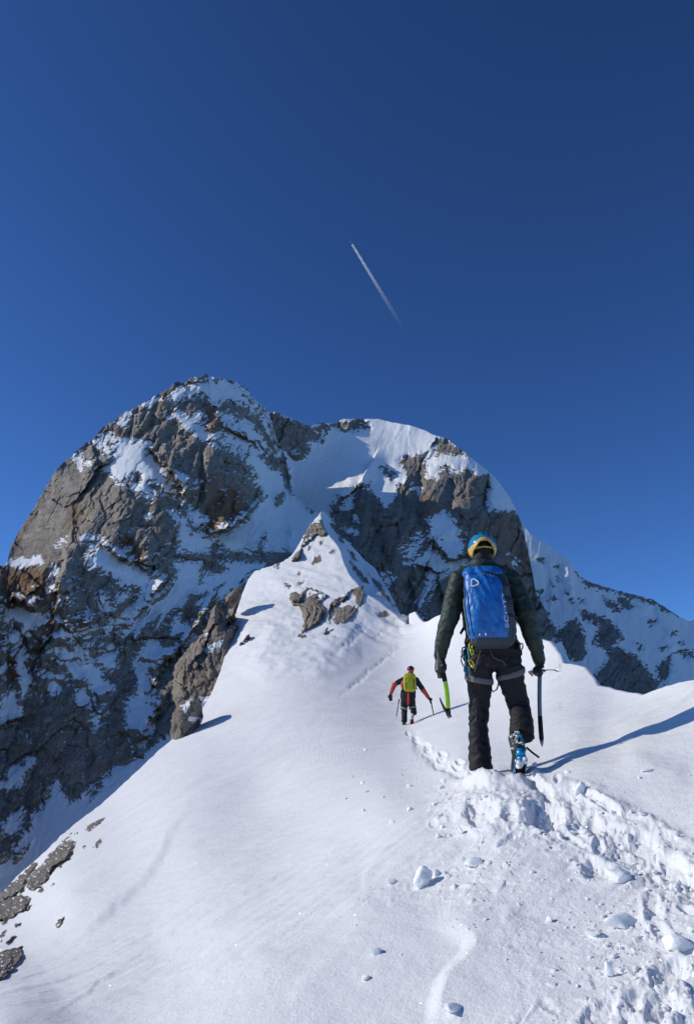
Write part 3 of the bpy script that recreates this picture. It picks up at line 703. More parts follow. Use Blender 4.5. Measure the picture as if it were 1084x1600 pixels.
def build_foreground():
    cols = np.concatenate([np.linspace(-900, -60, 50, endpoint=False), np.linspace(-60, 640, 400, endpoint=False), np.linspace(640, 1150, 380, endpoint=False), np.linspace(1150, 2100, 60)])
    tp = np.interp(cols, *zip(*FG_TOP))
    tp = tp + np.where((cols > 0) & (cols < 650), 1.2, 0.35) * fbm(cols / 7, cols * 0, 61, 3) + np.where((cols > 400) & (cols < 640), 5.0, 0) * fbm(cols / 16, cols * 0, 66, 3, 0.6)
    mid = np.maximum(1196.0, tp + 12)                                # below this the rows run level
    low = np.maximum(1660.0, mid + 200)
    py = np.concatenate([tp + np.linspace(0, 1, 190)[:, None] * (mid - tp), mid + np.linspace(0, 1, 330)[1:, None] * (low - mid)], 0)
    ext = np.linspace(0, 1, 26)[1:, None] ** 1.5
    py = np.concatenate([py, low + ext * (2700 - low)], 0)
    px = np.broadcast_to(cols, py.shape).copy()
    Y = tps(FG_CTRL, px, py, 1e-2, True)
    unit = Y / F
    # the back of the small rock summit turns away from the sun
    cl = ZL((540, -60), (545, 20), (575, 110), (650, 190), (665, 270), (700, 340), (745, 385), (785, 440), (850, 470), (960, 560))
    d, s, al = linedist(px, py, cl)
    turn = np.where(s < 0, d, 0) * (px < 640) * (py < 975)
    Y = Y + turn * unit * 7.0
    P = pts_from(px, py, Y)
    x, y = P[..., 0], P[..., 1]
    # ---- relief of the snow, in metres upwards
    near = np.clip(1.0 / (Y / 6.0), 0, 1)
    Z = 0.030 * fbm(x / 1.7, y / 2.6, 500, 3) * sstep(2, 5, Y) + 0.11 * fbm(x / 8, y / 9, 505, 3) * sstep(7, 25, Y)
    Z += 0.011 * fbm(x / 0.35 + y / 0.8, y / 0.5, 510, 3) * near
    wind = fbm((x * 0.75 + y * 0.65) / 0.9, (y * 0.75 - x * 0.65) / 0.16, 520, 3)
    Z += 0.03 * fbm((x * 0.8 + y * 0.6) / 1.6, (y * 0.8 - x * 0.6) / 0.7, 524, 3) * sstep(9, 18, Y)
    Z += 0.015 * wind * sstep(0.0, 0.5, fbm(x / 2.2, y / 2.2, 530, 2) + 0.2) * near
    for pts, h, w, fall in ((ZF((540, 40), (490, 100), (445, 165), (420, 230), (370, 300), (290, 370), (150, 475)), 0.024, 16, 75), (ZF((940, 170), (700, 300), (520, 385), (400, 470), (330, 510), (240, 585), (180, 620), (115, 678), (40, 730)), 0.009, 8, 45),
                            (ZF((650, 505), (590, 540), (520, 585)), 0.007, 7, 22), (ZF((760, 670), (790, 600), (900, 500), (1000, 420)), 0.010, 26, 60),
                            (ZG((110, 1180), (130, 990), (200, 900), (265, 830), (240, 770), (180, 745), (130, 730), (60, 745)), 0.034, 30, 80), (ZG((350, 760), (390, 690), (380, 650)), 0.006, 14, 20), (ZG((130, 730), (165, 670), (230, 620), (260, 560)), 0.006, 16, 24),
                            (Z8((560, 1180), (700, 1130), (900, 1060), (1084, 1010)), 0.02, 30, 80), (ZG((800, 60), (930, 130), (1084, 190)), 0.01, 30, 60), (ZF((960, 330), (980, 260), (1050, 190)), 0.008, 10, 18)):
        Z += drift(px, py, pts, h, w, fall)
    # ---- rippled patches on the upper slope
    rip = sstep(-18, 14, polysdf(px, py, ZL((120, 640), (330, 520), (560, 640), (700, 640), (720, 780), (520, 880), (260, 880), (110, 800)), 40))
    Z += rip * (0.20 * ridged(x / 3.4 + y / 9, y / 7, 540, 3) + 0.07 * fbm(x / 0.9, y / 1.8, 545, 3))
    pyr = sstep(-10, 20, polysdf(px, py, [(345, 960), (400, 895), (470, 850), (505, 800), (560, 900), (610, 950), (700, 960), (640, 1010), (560, 1010), (450, 1010), (380, 1010)], 40))
    Z += pyr * (0.30 * fbm(x / 2.6 + y / 5, y / 9, 550, 4, 0.5) + 0.05 * fbm(x / 0.7, y / 1.5, 552, 3))
    lines = np.zeros_like(Z)
    for pts in (ZL((620, 770), (690, 690), (760, 600), (800, 540)), ZL((670, 740), (740, 660), (800, 590)), ZL((640, 980), (760, 880), (900, 760), (1000, 690)), ZL((800, 680), (900, 620), (1060, 590))):
        lines += crease(px, py, pts, 0.05, 3.5)
    Z -= lines * (1 + fbm(px / 5, py / 5, 556, 2))
    # ---- the boot track
    Z0 = Z.copy()
    tm = np.maximum(polysdf(px, py, ZG((40, 140), (250, 95), (470, 120), (640, 165), (800, 280), (960, 350), (1090, 420), (1300, 560), (1300, 1300), (600, 1200), (800, 1000), (860, 900), (880, 800), (900, 640), (700, 570), (560, 480), (330, 400), (150, 400), (50, 320)), 40),
                    polysdf(px, py, [(622, 1128), (662, 1128), (700, 1180), (760, 1200), (790, 1215), (720, 1240), (670, 1225), (650, 1185), (632, 1150)], 40))
    warp = 9 * fbm(px / 28, py / 28, 560, 3)
    churn = sstep(-9, 16, tm + warp)
    lump, le = cells(x / 0.13 + 0.5 * fbm(x / .2, y / .2, 565, 2), y / 0.15 + 0.5 * fbm(x / .2, y / .2, 566, 2), 570, 1.3)
    lump2, le2 = cells(x / 0.052, y / 0.06, 580, 1.2)
    farm = sstep(9, 14, Y)
    att = np.clip(0.035 / np.abs(np.gradient(Y, axis=0)), 0.12, 1) * np.clip(8.5 / Y, 0.3, 1)
    Z += att * churn * (0.016 * lump * sstep(0, 0.25, le) + 0.010 * lump2 * sstep(0, 0.22, le2) + 0.034 * fbm(x / 0.30, y / 0.40, 590, 4, 0.5) + farm * 0.07 * fbm(x / 0.5, y / 0.9, 593, 3))
    crumb = sstep(-25, 30, polysdf(px, py, [(560, 1400), (700, 1300), (860, 1360), (960, 1380), (1084, 1380), (1090, 1700), (760, 1700), (800, 1560), (760, 1450)], 60) + 2 * warp)
    bits, be = cells(x / 0.035, y / 0.04, 600, 0.6)
    bits2, be2 = cells(x / 0.075, y / 0.08, 604, 0.8)
    dens = sstep(-0.25, 0.5, fbm(x / 0.5, y / 0.5, 606, 2))
    Z += crumb * (0.017 * sstep(0.30, 0.46, bits) * dens * sstep(0, 0.3, be) + 0.022 * sstep(0.36, 0.5, bits2) * dens * sstep(0, 0.3, be2) + 0.011 * fbm(x / 0.09, y / 0.11, 610, 4, 0.6))
    wob = 0.34 * fbm(px / 15, py / 12, 620, 3, 0.45)
    for cx, cy, rx, ry, rot, dep in ((690, 350, 112, 80, 10, .17), (330, 330, 92, 85, 0, .13), (490, 345, 46, 38, 0, .07), (620, 145, 66, 34, 35, .07), (700, 215, 44, 30, 50, .06), (490, 480, 70, 22, -33, .045), (960, 390, 50, 58, 0, .07), (980, 650, 84, 54, 0, .06), (850, 490, 90, 22, 30, .05), (1000, 270, 120, 22, 32, .06),
                                      (185, 225, 36, 14, -20, .03), (125, 330, 42, 16, -40, .03), (60, 380, 24, 24, 0, .025), (760, 140, 22, 30, 0, .04), (330, 180, 40, 16, 0, .03), (440, 190, 26, 14, -20, .025), (990, 520, 30, 50, 0, .05), (440, 250, 40, 24, 0, .03), (860, 440, 50, 20, 20, .035)):
        Z += pit(px, py, 660 + cx / 3.613, 1180 + cy / 3.613, rx / 3.613, ry / 3.613, rot, dep, wob)
    for cx, cy, rx, ry, rot, dep in ((890, 410, 62, 42, 20, .09), (1010, 500, 80, 40, 30, .10), (1062, 668, 44, 20, 10, .05), (690, 490, 60, 22, 20, .04), (1070, 560, 50, 40, 0, .07), (920, 640, 30, 44, 0, .05)):
        Z += pit(px, py, 640 + cx / 2.4415, 1150 + cy / 2.4415, rx / 2.4415, ry / 2.4415, rot, dep, wob)
    for cx, cy, rx, ry, rot, dep in ((920, 640, 150, 85, -25, .12), (430, 910, 150, 62, -32, .09), (680, 800, 110, 42, -25, .06), (850, 900, 100, 90, -30, .08), (690, 285, 84, 34, 10, .045), (850, 340, 70, 40, 30, .05), (1050, 480, 60, 34, 0, .06), (810, 230, 60, 70, 30, .05), (1040, 190, 60, 24, 10, .05), (1060, 1060, 120, 90, 0, .1), (620, 1080, 140, 70, -20, .1), (560, 620, 60, 26, 0, .03), (60, 860, 60, 30, 0, .022), (100, 900, 50, 30, 0, .02)):
        Z += pit(px, py, 840 + cx / 4.443, 1380 + cy / 4.443, rx / 4.443, ry / 4.443, rot, dep, wob)
    for cx, cy, r, h in ((990, 770, 74, .045), (780, 850, 84, .05), (590, 900, 70, .045), (1040, 860, 60, .05), (1040, 600, 44, .03), (700, 960, 70, .04), (930, 980, 80, .05), (540, 980, 60, .03), (860, 760, 50, .03)):
        q = np.hypot(px - 840 - cx / 4.443, py - 1380 - cy / 4.443) / (r / 4.443) + wob
        Z += h * sstep(1.15, 0.5, q)
    for pts, a, w in ((ZG((560, 230), (700, 330), (900, 480), (1090, 610), (1200, 700)), -0.06, 17), (ZG((660, 175), (800, 285), (960, 350), (1090, 430)), 0.035, 9), (ZG((440, 150), (520, 220), (570, 330)), -0.06, 8), (ZH((280, 977), (560, 800), (700, 690), (850, 570)), 0.03, 9),
                      ([(640, 1140), (655, 1165), (690, 1195), (740, 1215)], -0.06, 8)):
        Z += crease(px, py, pts, a, w)
    # far footprints up to the leading climber
    for i in range(11):
        k = i / 10
        fx = 640 + (1 - k) ** 1.3 * 110 + (8 if i % 2 else -8) * (1.3 - k); fy = 1208 - k * 62
        Z += pit(px, py, fx, fy, 8.5 - 3.6 * k, 5.0 - 2.4 * k, 20, 0.07, wob)
    Z = Z0 + 0.66 * np.clip((Y - 1.0) / 3.2, 0.45, 1) * (Z - Z0)
    for mx, my, wx, wy, hh in ((748, 1222, 24, 7, 0.085), (772, 1219, 14, 6, 0.05), (806, 1219, 18, 6, 0.035), (834, 1208, 14, 6, 0.03)):      # snow pushed up round the boots
        Z += hh * np.exp(-((px - mx) / wx) ** 2 - ((py - my) / wy) ** 2) * (1 + 0.7 * wob)
    # ---- rock that breaks through
    R = np.full(px.shape, -30.0)
    small = [ZL((495, 272), (520, 238), (547, 228), (542, 256), (505, 282)), ZL((588, 218), (622, 192), (612, 216)), ZL((422, 328), (458, 298), (432, 332)), ZL((422, 655), (450, 642), (468, 660), (440, 670)), ZL((848, 545), (880, 522), (914, 546), (860, 562)), ZF((148, 414), (168, 398), (157, 422)), ZF((0, 442), (18, 428), (4, 458)), ZF((248, 210), (268, 194), (256, 212)),
             Z5((330, 958), (356, 930), (345, 955)), ZL((700, 260), (760, 320), (800, 380), (770, 370), (720, 310)), ZL((800, 330), (850, 370), (880, 420), (840, 400)), ZL((600, 60), (640, 90), (660, 140), (620, 110)), ZL((690, 200), (720, 215), (745, 265), (710, 240)), ZL((850, 400), (905, 450), (930, 500), (880, 450)), ZL((640, 130), (668, 165), (650, 160)), ZL((300, 290), (330, 275), (318, 300)), ZL((470, 200), (486, 185), (480, 208)), ZL((530, 160), (560, 150), (548, 172)), ZL((60, 440), (110, 395), (100, 430), (66, 462)), ZL((360, 380), (384, 398), (374, 420)), ZL((430, 380), (462, 366), (440, 392))]
    wr = 3.2 * fbm(px / 8, py / 8, 630, 3) + 1.6 * fbm(px / 3, py / 3, 633, 2)
    for poly in small:
        d = polysdf(px, py, poly, 30)
        R = np.maximum(R, np.minimum(d, 4.0))
    rk = sstep(-4, 5, R + wr)
    out = rock_depth(px, py, unit, 650, 0.35, 2.4)
    bul = (5.0 + 9.0 * sstep(0, 16, R)) * unit
    Y2 = Y - rk * (bul * np.where(Y > 30, 1, 0.55) + out * np.where(Y > 30, 0.85, 0.7))
    a, b = ray(px, py)
    P = np.stack([a * Y2, Y2, b * Y2 + Z * (1 - 0.9 * rk)], -1)
    snowf = np.clip(0.5 - (R + wr) / 7.0 - 0.25 * fbm(px / 5, py / 4, 660, 3), -0.4, 1.5)
    FG.update(cols=cols, px=px, py=py, P=P)
    # ---- far side of the crest
    offs = [(0, 0.01, 0.002), (0, 0.05, -0.03), (0, 0.12, -0.12), (0, 0.3, -0.42), (0, 0.8, -1.3), (0, 2.5, -4.2)]
    sc = (Y[0][:, None] * 0.6 + 1.0)
    lean = np.interp(cols, [400, 520, 800], [0.1, 0.3, 0.9])[:, None]
    rows = [P[0] + sc * np.concatenate([lean * dy, np.full_like(lean, dy), np.full_like(lean, dz)], 1) for dx, dy, dz in reversed(offs)]
    Pb = np.concatenate([np.stack(rows), P], 0)
    nb = len(offs)
    ex = lambda q: np.concatenate([np.repeat(q[:1], nb, 0), q], 0)
    nr, nc = Pb.shape[:2]
    Q = grid_quads(nr, nc)
    sn = ex(snowf).reshape(-1); flat = Pb.reshape(-1, 3)
    mats = [snow_material(), mountain_material('ridge limestone', 0.16, (0.13, 0.115, 0.10), (0.42, 0.38, 0.335), (0.80, 0.798, 0.795))]
    me = np_mesh('snow_ridge', flat, Q)
    attr(me, 'snow', sn); attr(me, 'rust', np.zeros(len(sn)) + 0.25)
    o = link_mesh('snow_ridge', me)
    o.data.materials.append(mats[0]); o.data.materials.append(mats[1])
    o.data.polygons.foreach_set('material_index', (sn[Q].min(1) < 0.95).astype(np.int32))
    tag(o, kind='structure')
    return mats
SNOW_MATS = build_foreground()

def ground(px, py):
    """point on the snow seen in that direction"""
    j = int(np.argmin(np.abs(FG['cols'] - px)))
    i = int(np.argmin(np.abs(FG['py'][:, j] - py)))
    return Vector(FG['P'][i, j].tolist())

# ------------------------------------------------------------------ separate crags and the boulder: closed, faceted stones
def stone_mesh(name, poly, Y, thick, seed, unit, step=2.0, snow_polys=(), amp=1.0, lean=0.0, taper=14):
    """a free-standing rock: outline surveyed at distance Y, swelling to both sides with broken facets"""
    P = np.array(poly)
    lo = P.min(0) - 6; hi = P.max(0) + 6
    xs = np.arange(lo[0], hi[0], step); ys = np.arange(lo[1], hi[1], step)
    px, py = np.meshgrid(xs, ys)
    wr = 3.0 * fbm(px / 8, py / 8, seed, 4, 0.65)
    d = polysdf(px, py, poly, 40) + wr
    ins = np.clip(d / taper, 0, 1)
    swell = np.sqrt(1 - (1 - ins) ** 2)
    rel = rock_depth(px, py, unit, seed + 5, 0.25, 2.0) * amp * sstep(0, 5, d)
    Yc = Y + lean * (py - P[:, 1].mean()) * unit if Y else tps(FG_CTRL, px, py, 1e-2, True)
    front = Yc - thick * swell - rel * swell
    back = Yc + thick * swell * (1 if Y else 0.4)
    Pf = pts_from(px, py, front); Pb = pts_from(px, py, back)
    Pb[..., 0] = Pf[..., 0]; Pb[..., 2] = Pf[..., 2]
    nr, nc = px.shape
    Q = grid_quads(nr, nc)
    ok = (d.reshape(-1)[Q] > 0).all(1)
    Q = Q[ok]
    n = nr * nc
    co = np.concatenate([Pf.reshape(-1, 3), Pb.reshape(-1, 3)])
    # rim
    E = np.concatenate([Q[:, [0, 1]], Q[:, [1, 2]], Q[:, [2, 3]], Q[:, [3, 0]]])
    key = np.sort(E, 1); k = key[:, 0].astype(np.int64) * n + key[:, 1]
    u, idx, cnt = np.unique(k, return_index=True, return_counts=True)
    B = E[idx[cnt == 1]]
    rim = np.stack([B[:, 1], B[:, 0], B[:, 0] + n, B[:, 1] + n], 1)
    allq = np.concatenate([Q, Q[:, ::-1] + n, rim])
    ids, inv = np.unique(allq, return_inverse=True)
    me = np_mesh(name, co[ids], inv.reshape(allq.shape))
    S = snow_mask(px, py, list(snow_polys)) if snow_polys else np.full(px.shape, -9.0 if Y else -1.6)
    sn = np.clip(0.5 + (S + (2.0 if Y else 7.0) * fbm(px / 6, py / 4, seed + 3, 3, 0.6)) / 7.0, -0.5, 1.5).reshape(-1)
    attr(me, 'snow', np.concatenate([sn, sn])[ids]); attr(me, 'rust', np.zeros(len(ids)) + 0.15)
    return me

CRAG = mountain_material('crag limestone', 0.14, (0.15, 0.132, 0.115), (0.52, 0.475, 0.42), (0.80, 0.798, 0.795))
def crag(name, lab, cat, poly, Y, thick, seed, snow=(), **kw):
    me = stone_mesh(name, poly, Y, thick, seed, (Y or float(tps(FG_CTRL, np.array([poly[0][0]]), np.array([poly[0][1]]), 1e-2, True)[0])) / F, 1.1, snow, **kw)
    return tag(link_mesh(name, me, CRAG), lab, cat, 'rock outcrops in the snow' if cat == 'rock outcrop' else None)

crag('rock_outcrop', 'big broken grey crag on the left flank of the snow ridge', 'rock outcrop',
     ZE((300, 660), (330, 620), (420, 520), (480, 455), (510, 400), (545, 290), (580, 255), (605, 360), (640, 365), (695, 335), (640, 405), (718, 380), (700, 470), (690, 520), (722, 560), (716, 620), (740, 655), (775, 700), (740, 780), (700, 790), (640, 830), (640, 1000), (540, 1100), (440, 1100), (400, 980), (320, 950), (284, 880), (290, 760)), 56, 4.2, 710,
     [ZE((490, 560), (560, 520), (630, 490), (620, 530), (550, 580), (500, 592)), ZE((490, 470), (522, 448), (515, 500)), ZE((540, 845), (578, 790), (606, 860), (560, 880)), ZE((450, 870), (540, 862), (612, 890), (600, 960), (600, 1040), (440, 1180), (440, 1060))], amp=1.5, lean=-1.2, taper=22)
crag('rock_outcrop', 'small dark rock on the skyline of the snow ridge above the crag', 'rock outcrop', ZE((625, 275), (632, 215), (690, 160), (738, 142), (732, 178), (700, 230), (660, 260)), 61.5, 1.4, 720, amp=0.5, taper=8)
crag('rock_outcrop', 'upright grey rock beside the shaded snow hollow, right of the boulder', 'rock outcrop', ZE((585, 1060), (595, 940), (620, 880), (650, 822), (712, 776), (734, 790), (722, 905), (690, 970)), 43.0, 1.3, 730, [ZE((615, 890), (640, 850), (660, 890), (630, 915))], amp=0.5, taper=10)
crag('rock_outcrop', 'thin rock spike pointing up out of the snow beside the crag', 'rock outcrop', ZE((700, 560), (722, 535), (760, 478), (804, 432), (776, 490), (745, 525)), 52.5, 0.6, 735, amp=0.3, taper=6)
crag('boulder', 'tall standing grey boulder on the left edge of the snow slope', 'boulder',
     ZE((272, 1165), (276, 1060), (282, 980), (330, 912), (400, 870), (440, 850), (468, 880), (474, 980), (446, 1060), (446, 1170), (404, 1230), (330, 1320), (305, 1280)), 34.0, 0.85, 740,
     [ZE((335, 930), (412, 885), (400, 930), (372, 1000), (360, 950)), ZE((380, 1030), (400, 995), (470, 1000), (440, 1040))], amp=0.8, taper=16)

for lab, poly, thick, seed, kw in (
    ('small jagged rock summit poking out of the sunlit snow crest', ZL((385, 262), (395, 225), (440, 190), (450, 130), (490, 60), (545, 30), (566, 90), (582, 104), (570, 128), (530, 120), (500, 145), (480, 160), (450, 185), (445, 240), (410, 262)), 1.6, 750, dict(amp=1.7, taper=6, snow=[ZL((500, 60), (545, 30), (540, 60)), ZL((455, 170), (490, 120), (500, 140), (470, 165))])),
    ('brown rock outcrop on the left of the pair below the small snowy summit', ZL((372, 456), (395, 415), (440, 430), (480, 392), (530, 415), (582, 438), (545, 480), (575, 520), (572, 565), (520, 606), (446, 636), (452, 560), (430, 500), (400, 494)), 1.0, 760, dict(amp=2.2, taper=9, snow=[ZL((500, 410), (580, 440), (545, 470), (520, 440))])),
    ('brown rock outcrop on the right of the pair below the small snowy summit', ZL((580, 526), (590, 480), (640, 446), (700, 405), (764, 386), (780, 430), (764, 494), (700, 566), (640, 618), (560, 650), (586, 585)), 1.1, 770, dict(amp=2.2, taper=9, snow=[ZL((640, 446), (700, 405), (690, 430), (650, 462))])),
    ('highest of the grey rocks strung along the lower left slope edge', ZF((222, 156), (240, 142), (292, 118), (274, 146), (246, 172), (228, 176)), 0.30, 780, dict(amp=1.4, taper=5)),
    ('long grey rock rib along the lower left slope edge', ZF((92, 278), (125, 232), (165, 192), (196, 158), (214, 158), (206, 196), (182, 242), (150, 262), (120, 292)), 0.40, 785, dict(amp=1.7, taper=6)),
    ('rounded grey rock just below the long rib on the lower left', ZF((68, 294), (92, 268), (128, 262), (130, 296), (104, 318), (74, 326)), 0.38, 790, dict(amp=1.7, taper=7)),
    ('broad grey rock at the left picture edge beside the rounded one', ZF((-40, 380), (0, 330), (46, 290), (86, 252), (104, 252), (70, 296), (58, 326), (24, 344)), 0.4, 795, dict(amp=1.7, taper=6)),
    ('low grey rock at the left picture edge below the broad one', ZF((-30, 396), (0, 352), (52, 334), (84, 344), (72, 376), (40, 392), (0, 408)), 0.30, 800, dict(amp=1.7, taper=6)),
    ('lowest dark rock at the left picture edge, half buried in snow', ZF((-30, 500), (0, 488), (46, 478), (38, 510), (18, 536), (0, 560), (-30, 570)), 0.16, 805, dict(amp=1.7, taper=6)),
    ('thin dark rock sliver in the snow below the lower left rib', ZF((144, 418), (152, 404), (170, 394), (164, 414), (154, 424)), 0.12, 810, dict(amp=0.5, taper=4))):
    crag('rock_outcrop', lab, 'rock outcrop', poly, 0, thick, seed, **kw)

sr = random.Random(21)
for i, (x, y, w) in enumerate(((200, 1238, 9), (182, 1262, 8), (150, 1290, 9), (120, 1312, 8), (132, 1322, 10), (96, 1352, 9), (62, 1392, 11), (80, 1384, 7), (44, 1418, 9), (26, 1446, 10), (14, 1470, 9), (150, 1300, 6), (104, 1336, 7), (8, 1440, 8))):
    poly = [(x + w * 0.5 * sr.uniform(0.7, 1.2) * math.cos(t + 0.3) * 1.3 + w * 0.3 * math.sin(t), y - w * 0.45 * sr.uniform(0.6, 1.2) * math.sin(t) - w * 0.35 * math.cos(t)) for t in np.linspace(0, 2 * math.pi, 9)[:-1]]
    crag('stone', 'small grey stone among the rocks along the lower left slope edge', 'stone', poly, 0, 0.14, 820 + i, amp=1.2, taper=3)['group'] = 'small stones along the slope edge'
# ------------------------------------------------------------------ loose snow thrown out of the track
def lump_bm(bm, c, r, seed, flat=0.75, cuts=7, sub=2, squash=(1, 1, 1), rot=None):
    rr = random.Random(seed)
    tmp = bmesh.new()
    bmesh.ops.create_icosphere(tmp, subdivisions=sub, radius=1.0)
    planes = []
    for _ in range(cuts):
        n = Vector((rr.gauss(0, 1), rr.gauss(0, 1), rr.gauss(0, 0.8))).normalized()
        planes.append((n, rr.uniform(0.38, 0.82)))
    R = rot or Matrix.Rotation(rr.uniform(0, 6.28), 3, 'Z')
    for v in tmp.verts:
        p = v.co.copy()
        for n, dd in planes:
            k = p.dot(n)
            if k > dd:
                p -= n * (k - dd) * 0.98
        p *= 1 + 0.09 * math.sin(5.1 * p.x + seed) * math.cos(4.3 * p.y + 2.1 * p.z + seed * 1.7) + rr.uniform(-0.035, 0.035)
        p = R @ Vector((p.x * squash[0], p.y * squash[1], p.z * squash[2] * flat))
        v.co = Vector(c) + p * r
    off = len(bm.verts)
    vs = [bm.verts.new(v.co) for v in tmp.verts]
    for f in tmp.faces:
        bm.faces.new([vs[v.index] for v in f.verts])
    tmp.free()

def bm_obj(name, bm, mat, parent=None, smooth=True):
    me = bpy.data.meshes.new(name)
    bmesh.ops.recalc_face_normals(bm, faces=bm.faces)
    bm.to_mesh(me); bm.free()
    return link_mesh(name, me, mat, parent, smooth)

def tilt(x, y, z):
    return Matrix.Rotation(z, 3, 'Z') @ Matrix.Rotation(y, 3, 'Y') @ Matrix.Rotation(x, 3, 'X')

def chunk_material():
    m, nt, b = new_mat('loose snow, light soaks through')
    tc = N(nt, 'ShaderNodeTexCoord')
    n = noise(nt, 90.0, 5, 0.65, tc.outputs['Object'])
    nt.links.new(mix(nt, n.outputs[0], (0.86, 0.86, 0.855), (0.92, 0.92, 0.915)), b.inputs['Base Color'])
    b.inputs['Roughness'].default_value = 0.8
    b.inputs['Specular IOR Level'].default_value = 0.2
    b.inputs['Subsurface Weight'].default_value = 1.0
    b.inputs['Subsurface Radius'].default_value = (1.0, 1.0, 1.0)
    b.inputs['Subsurface Scale'].default_value = 0.018
    bp = N(nt, 'ShaderNodeBump')
    bp.inputs['Strength'].default_value = 0.7
    bp.inputs['Distance'].default_value = 0.006
    nt.links.new(n.outputs[0], bp.inputs['Height'])
    nt.links.new(bp.outputs[0], b.inputs['Normal'])
    return m
CHUNK = chunk_material()
chunks = [  # px, py of the foot, width px, height px, squash, rotation, label
    (660, 1384, 30, 26, (1.0, 0.8, 0.95), tilt(0.2, -0.35, 0.3), 'largest snow block lying alone on the smooth slope left of the track'),
    (682, 1370, 14, 13, (0.9, 0.8, 1.1), tilt(0.1, 0.5, 0.8), 'small pointed snow block just right of the largest one'),
    (741, 1354, 24, 16, (1.2, 0.8, 0.7), tilt(0, 0.2, 0.2), 'low wedge of snow between the lone blocks and the boot track'),
    (719, 1307, 12, 32, (0.35, 0.9, 1.5), tilt(0.2, -0.6, 0.2), 'thin snow slab standing tilted at the left rim of the track'),
    (906, 1240, 17, 26, (0.75, 0.6, 1.3), tilt(0.1, 0.45, 0.2), 'upright grey snow slab on the right rim of the track'),
    (966, 1376, 30, 24, (1, 0.9, 0.85), tilt(0, 0.1, 0.4), 'rounded snow lump on the near edge of the right hand track'),
    (1056, 1474, 38, 26, (1.15, 0.9, 0.75), tilt(0.1, 0.2, -0.3), 'big rounded snow ball beside the deep footprint at the right edge'),
    (972, 1448, 32, 18, (1.3, 0.7, 0.75), tilt(0.4, 0.1, 0.1), 'flat broken crust slab beside a dark hollow in the lower right'),
    (951, 1528, 18, 26, (0.7, 0.6, 1.25), tilt(0.2, -0.4, 0.4), 'wedge of crust with a dark shadow in the lower right snow'),
    (928, 1464, 22, 15, (1.2, 0.9, 0.8), tilt(0, 0.3, 1.2), 'rough crumbled snow lump left of the broken crust slab'),
    (590, 1494, 14, 11, (1.1, 0.8, 0.8), tilt(0, 0.2, 0.5), 'upper one of two little lumps left of the curved snow drift'),
    (570, 1534, 11, 9, (1, 0.8, 0.9), tilt(0.2, 0, 0.1), 'lower one of two little lumps left of the curved snow drift'),
    (614, 1380, 13, 8, (1.3, 0.8, 0.6), tilt(0, 0.1, 0.3), 'flat snow flake just left of the largest lone block'),
    (1003, 1280, 13, 9, (1.2, 0.8, 0.7), tilt(0, 0.2, 0.2), 'single snow lump on the smooth slope right of the track'),
    (1058, 1310, 9, 6, (1.2, 0.8, 0.7), tilt(0, 0.2, 0.9), 'tiny snow lump near the right edge above the track'),
    (857, 1443, 10, 9, (1, 0.8, 0.9), tilt(0, 0.2, 0.3), 'lone small snow lump in the middle of the lower right snow'),
    (710, 1590, 20, 12, (1.3, 0.8, 0.7), tilt(0, 0.2, 0.9), 'rough snow lump at the bottom right of the curved drift'),
    (1010, 1210, 11, 6, (1.3, 0.9, 0.6), tilt(0, 0, 0.2), 'flat snow flake on the slope below the long shadow'),
]
for i, (px, py, w, h, sq, R, lab) in enumerate(chunks):
    p = ground(px, py)
    r = 0.5 * w * p.y / F / 0.64
    bm = bmesh.new()
    lump_bm(bm, (0, 0, 0), r, 50 + i, 1.0, 15, 3, (sq[0], sq[1], sq[2] * h / w / (sq[2] / sq[0] if sq[2] > sq[0] else 1)), R)
    o = bm_obj('snow_chunk', bm, CHUNK, None, False)
    o.location = p + Vector((0, 0, r * 0.30 * h / w))
    tag(o, lab, 'snow chunk', 'loose snow chunks beside the track')

bm = bmesh.new()
zones = [((700, 1240), (150, 60), 90, (3, 12)), ((860, 1290), (150, 60), 130, (3, 13)), ((980, 1350), (140, 60), 90, (3, 12)), ((960, 1480), (180, 140), 230, (2, 9)), ((1020, 1540), (120, 90), 90, (4, 16)), ((800, 1420), (180, 120), 120, (2, 6)), ((650, 1195), (40, 40), 40, (2, 5)), ((560, 1350), (200, 180), 26, (2, 5)), ((1010, 1240), (100, 60), 16, (2, 5)), ((660, 1180), (22, 40), 40, (2, 5))]
k = 0
for (cx, cy), (sx, sy), n, (lo, hi) in zones:
    for j in range(n):
        qx, qy = random.gauss(cx, sx * 0.45), random.gauss(cy, sy * 0.45)
        if not (500 < qx < 1130 and 1140 < qy < 1640):
            continue
        p = ground(qx, qy)
        w = lo + (hi - lo) * random.random() ** 2.6
        r = 0.5 * w * p.y / F
        lump_bm(bm, p + Vector((0, 0, r * 0.3)), r, 900 + k, 0.8, 8, 2 if w > 5 else 1, (random.uniform(0.8, 1.4), random.uniform(0.7, 1.1), random.uniform(0.6, 1.0)))
        k += 1
o = bm_obj('snow_crumbs', bm, CHUNK, None, False)
tag(o, 'crumbs of broken snow strewn along the boot track', 'snow crumbs', kind='stuff')
# ------------------------------------------------------------------ building blocks for people and gear
from mathutils import noise as mnoise

def frame_of(d, hint=Vector((0, 0, 1))):
    d = d.normalized()
    s = d.cross(hint)
    if s.length < 1e-4:
        s = d.cross(Vector((1, 0, 0)))
    s.normalize()
    return s, s.cross(d).normalized(), d

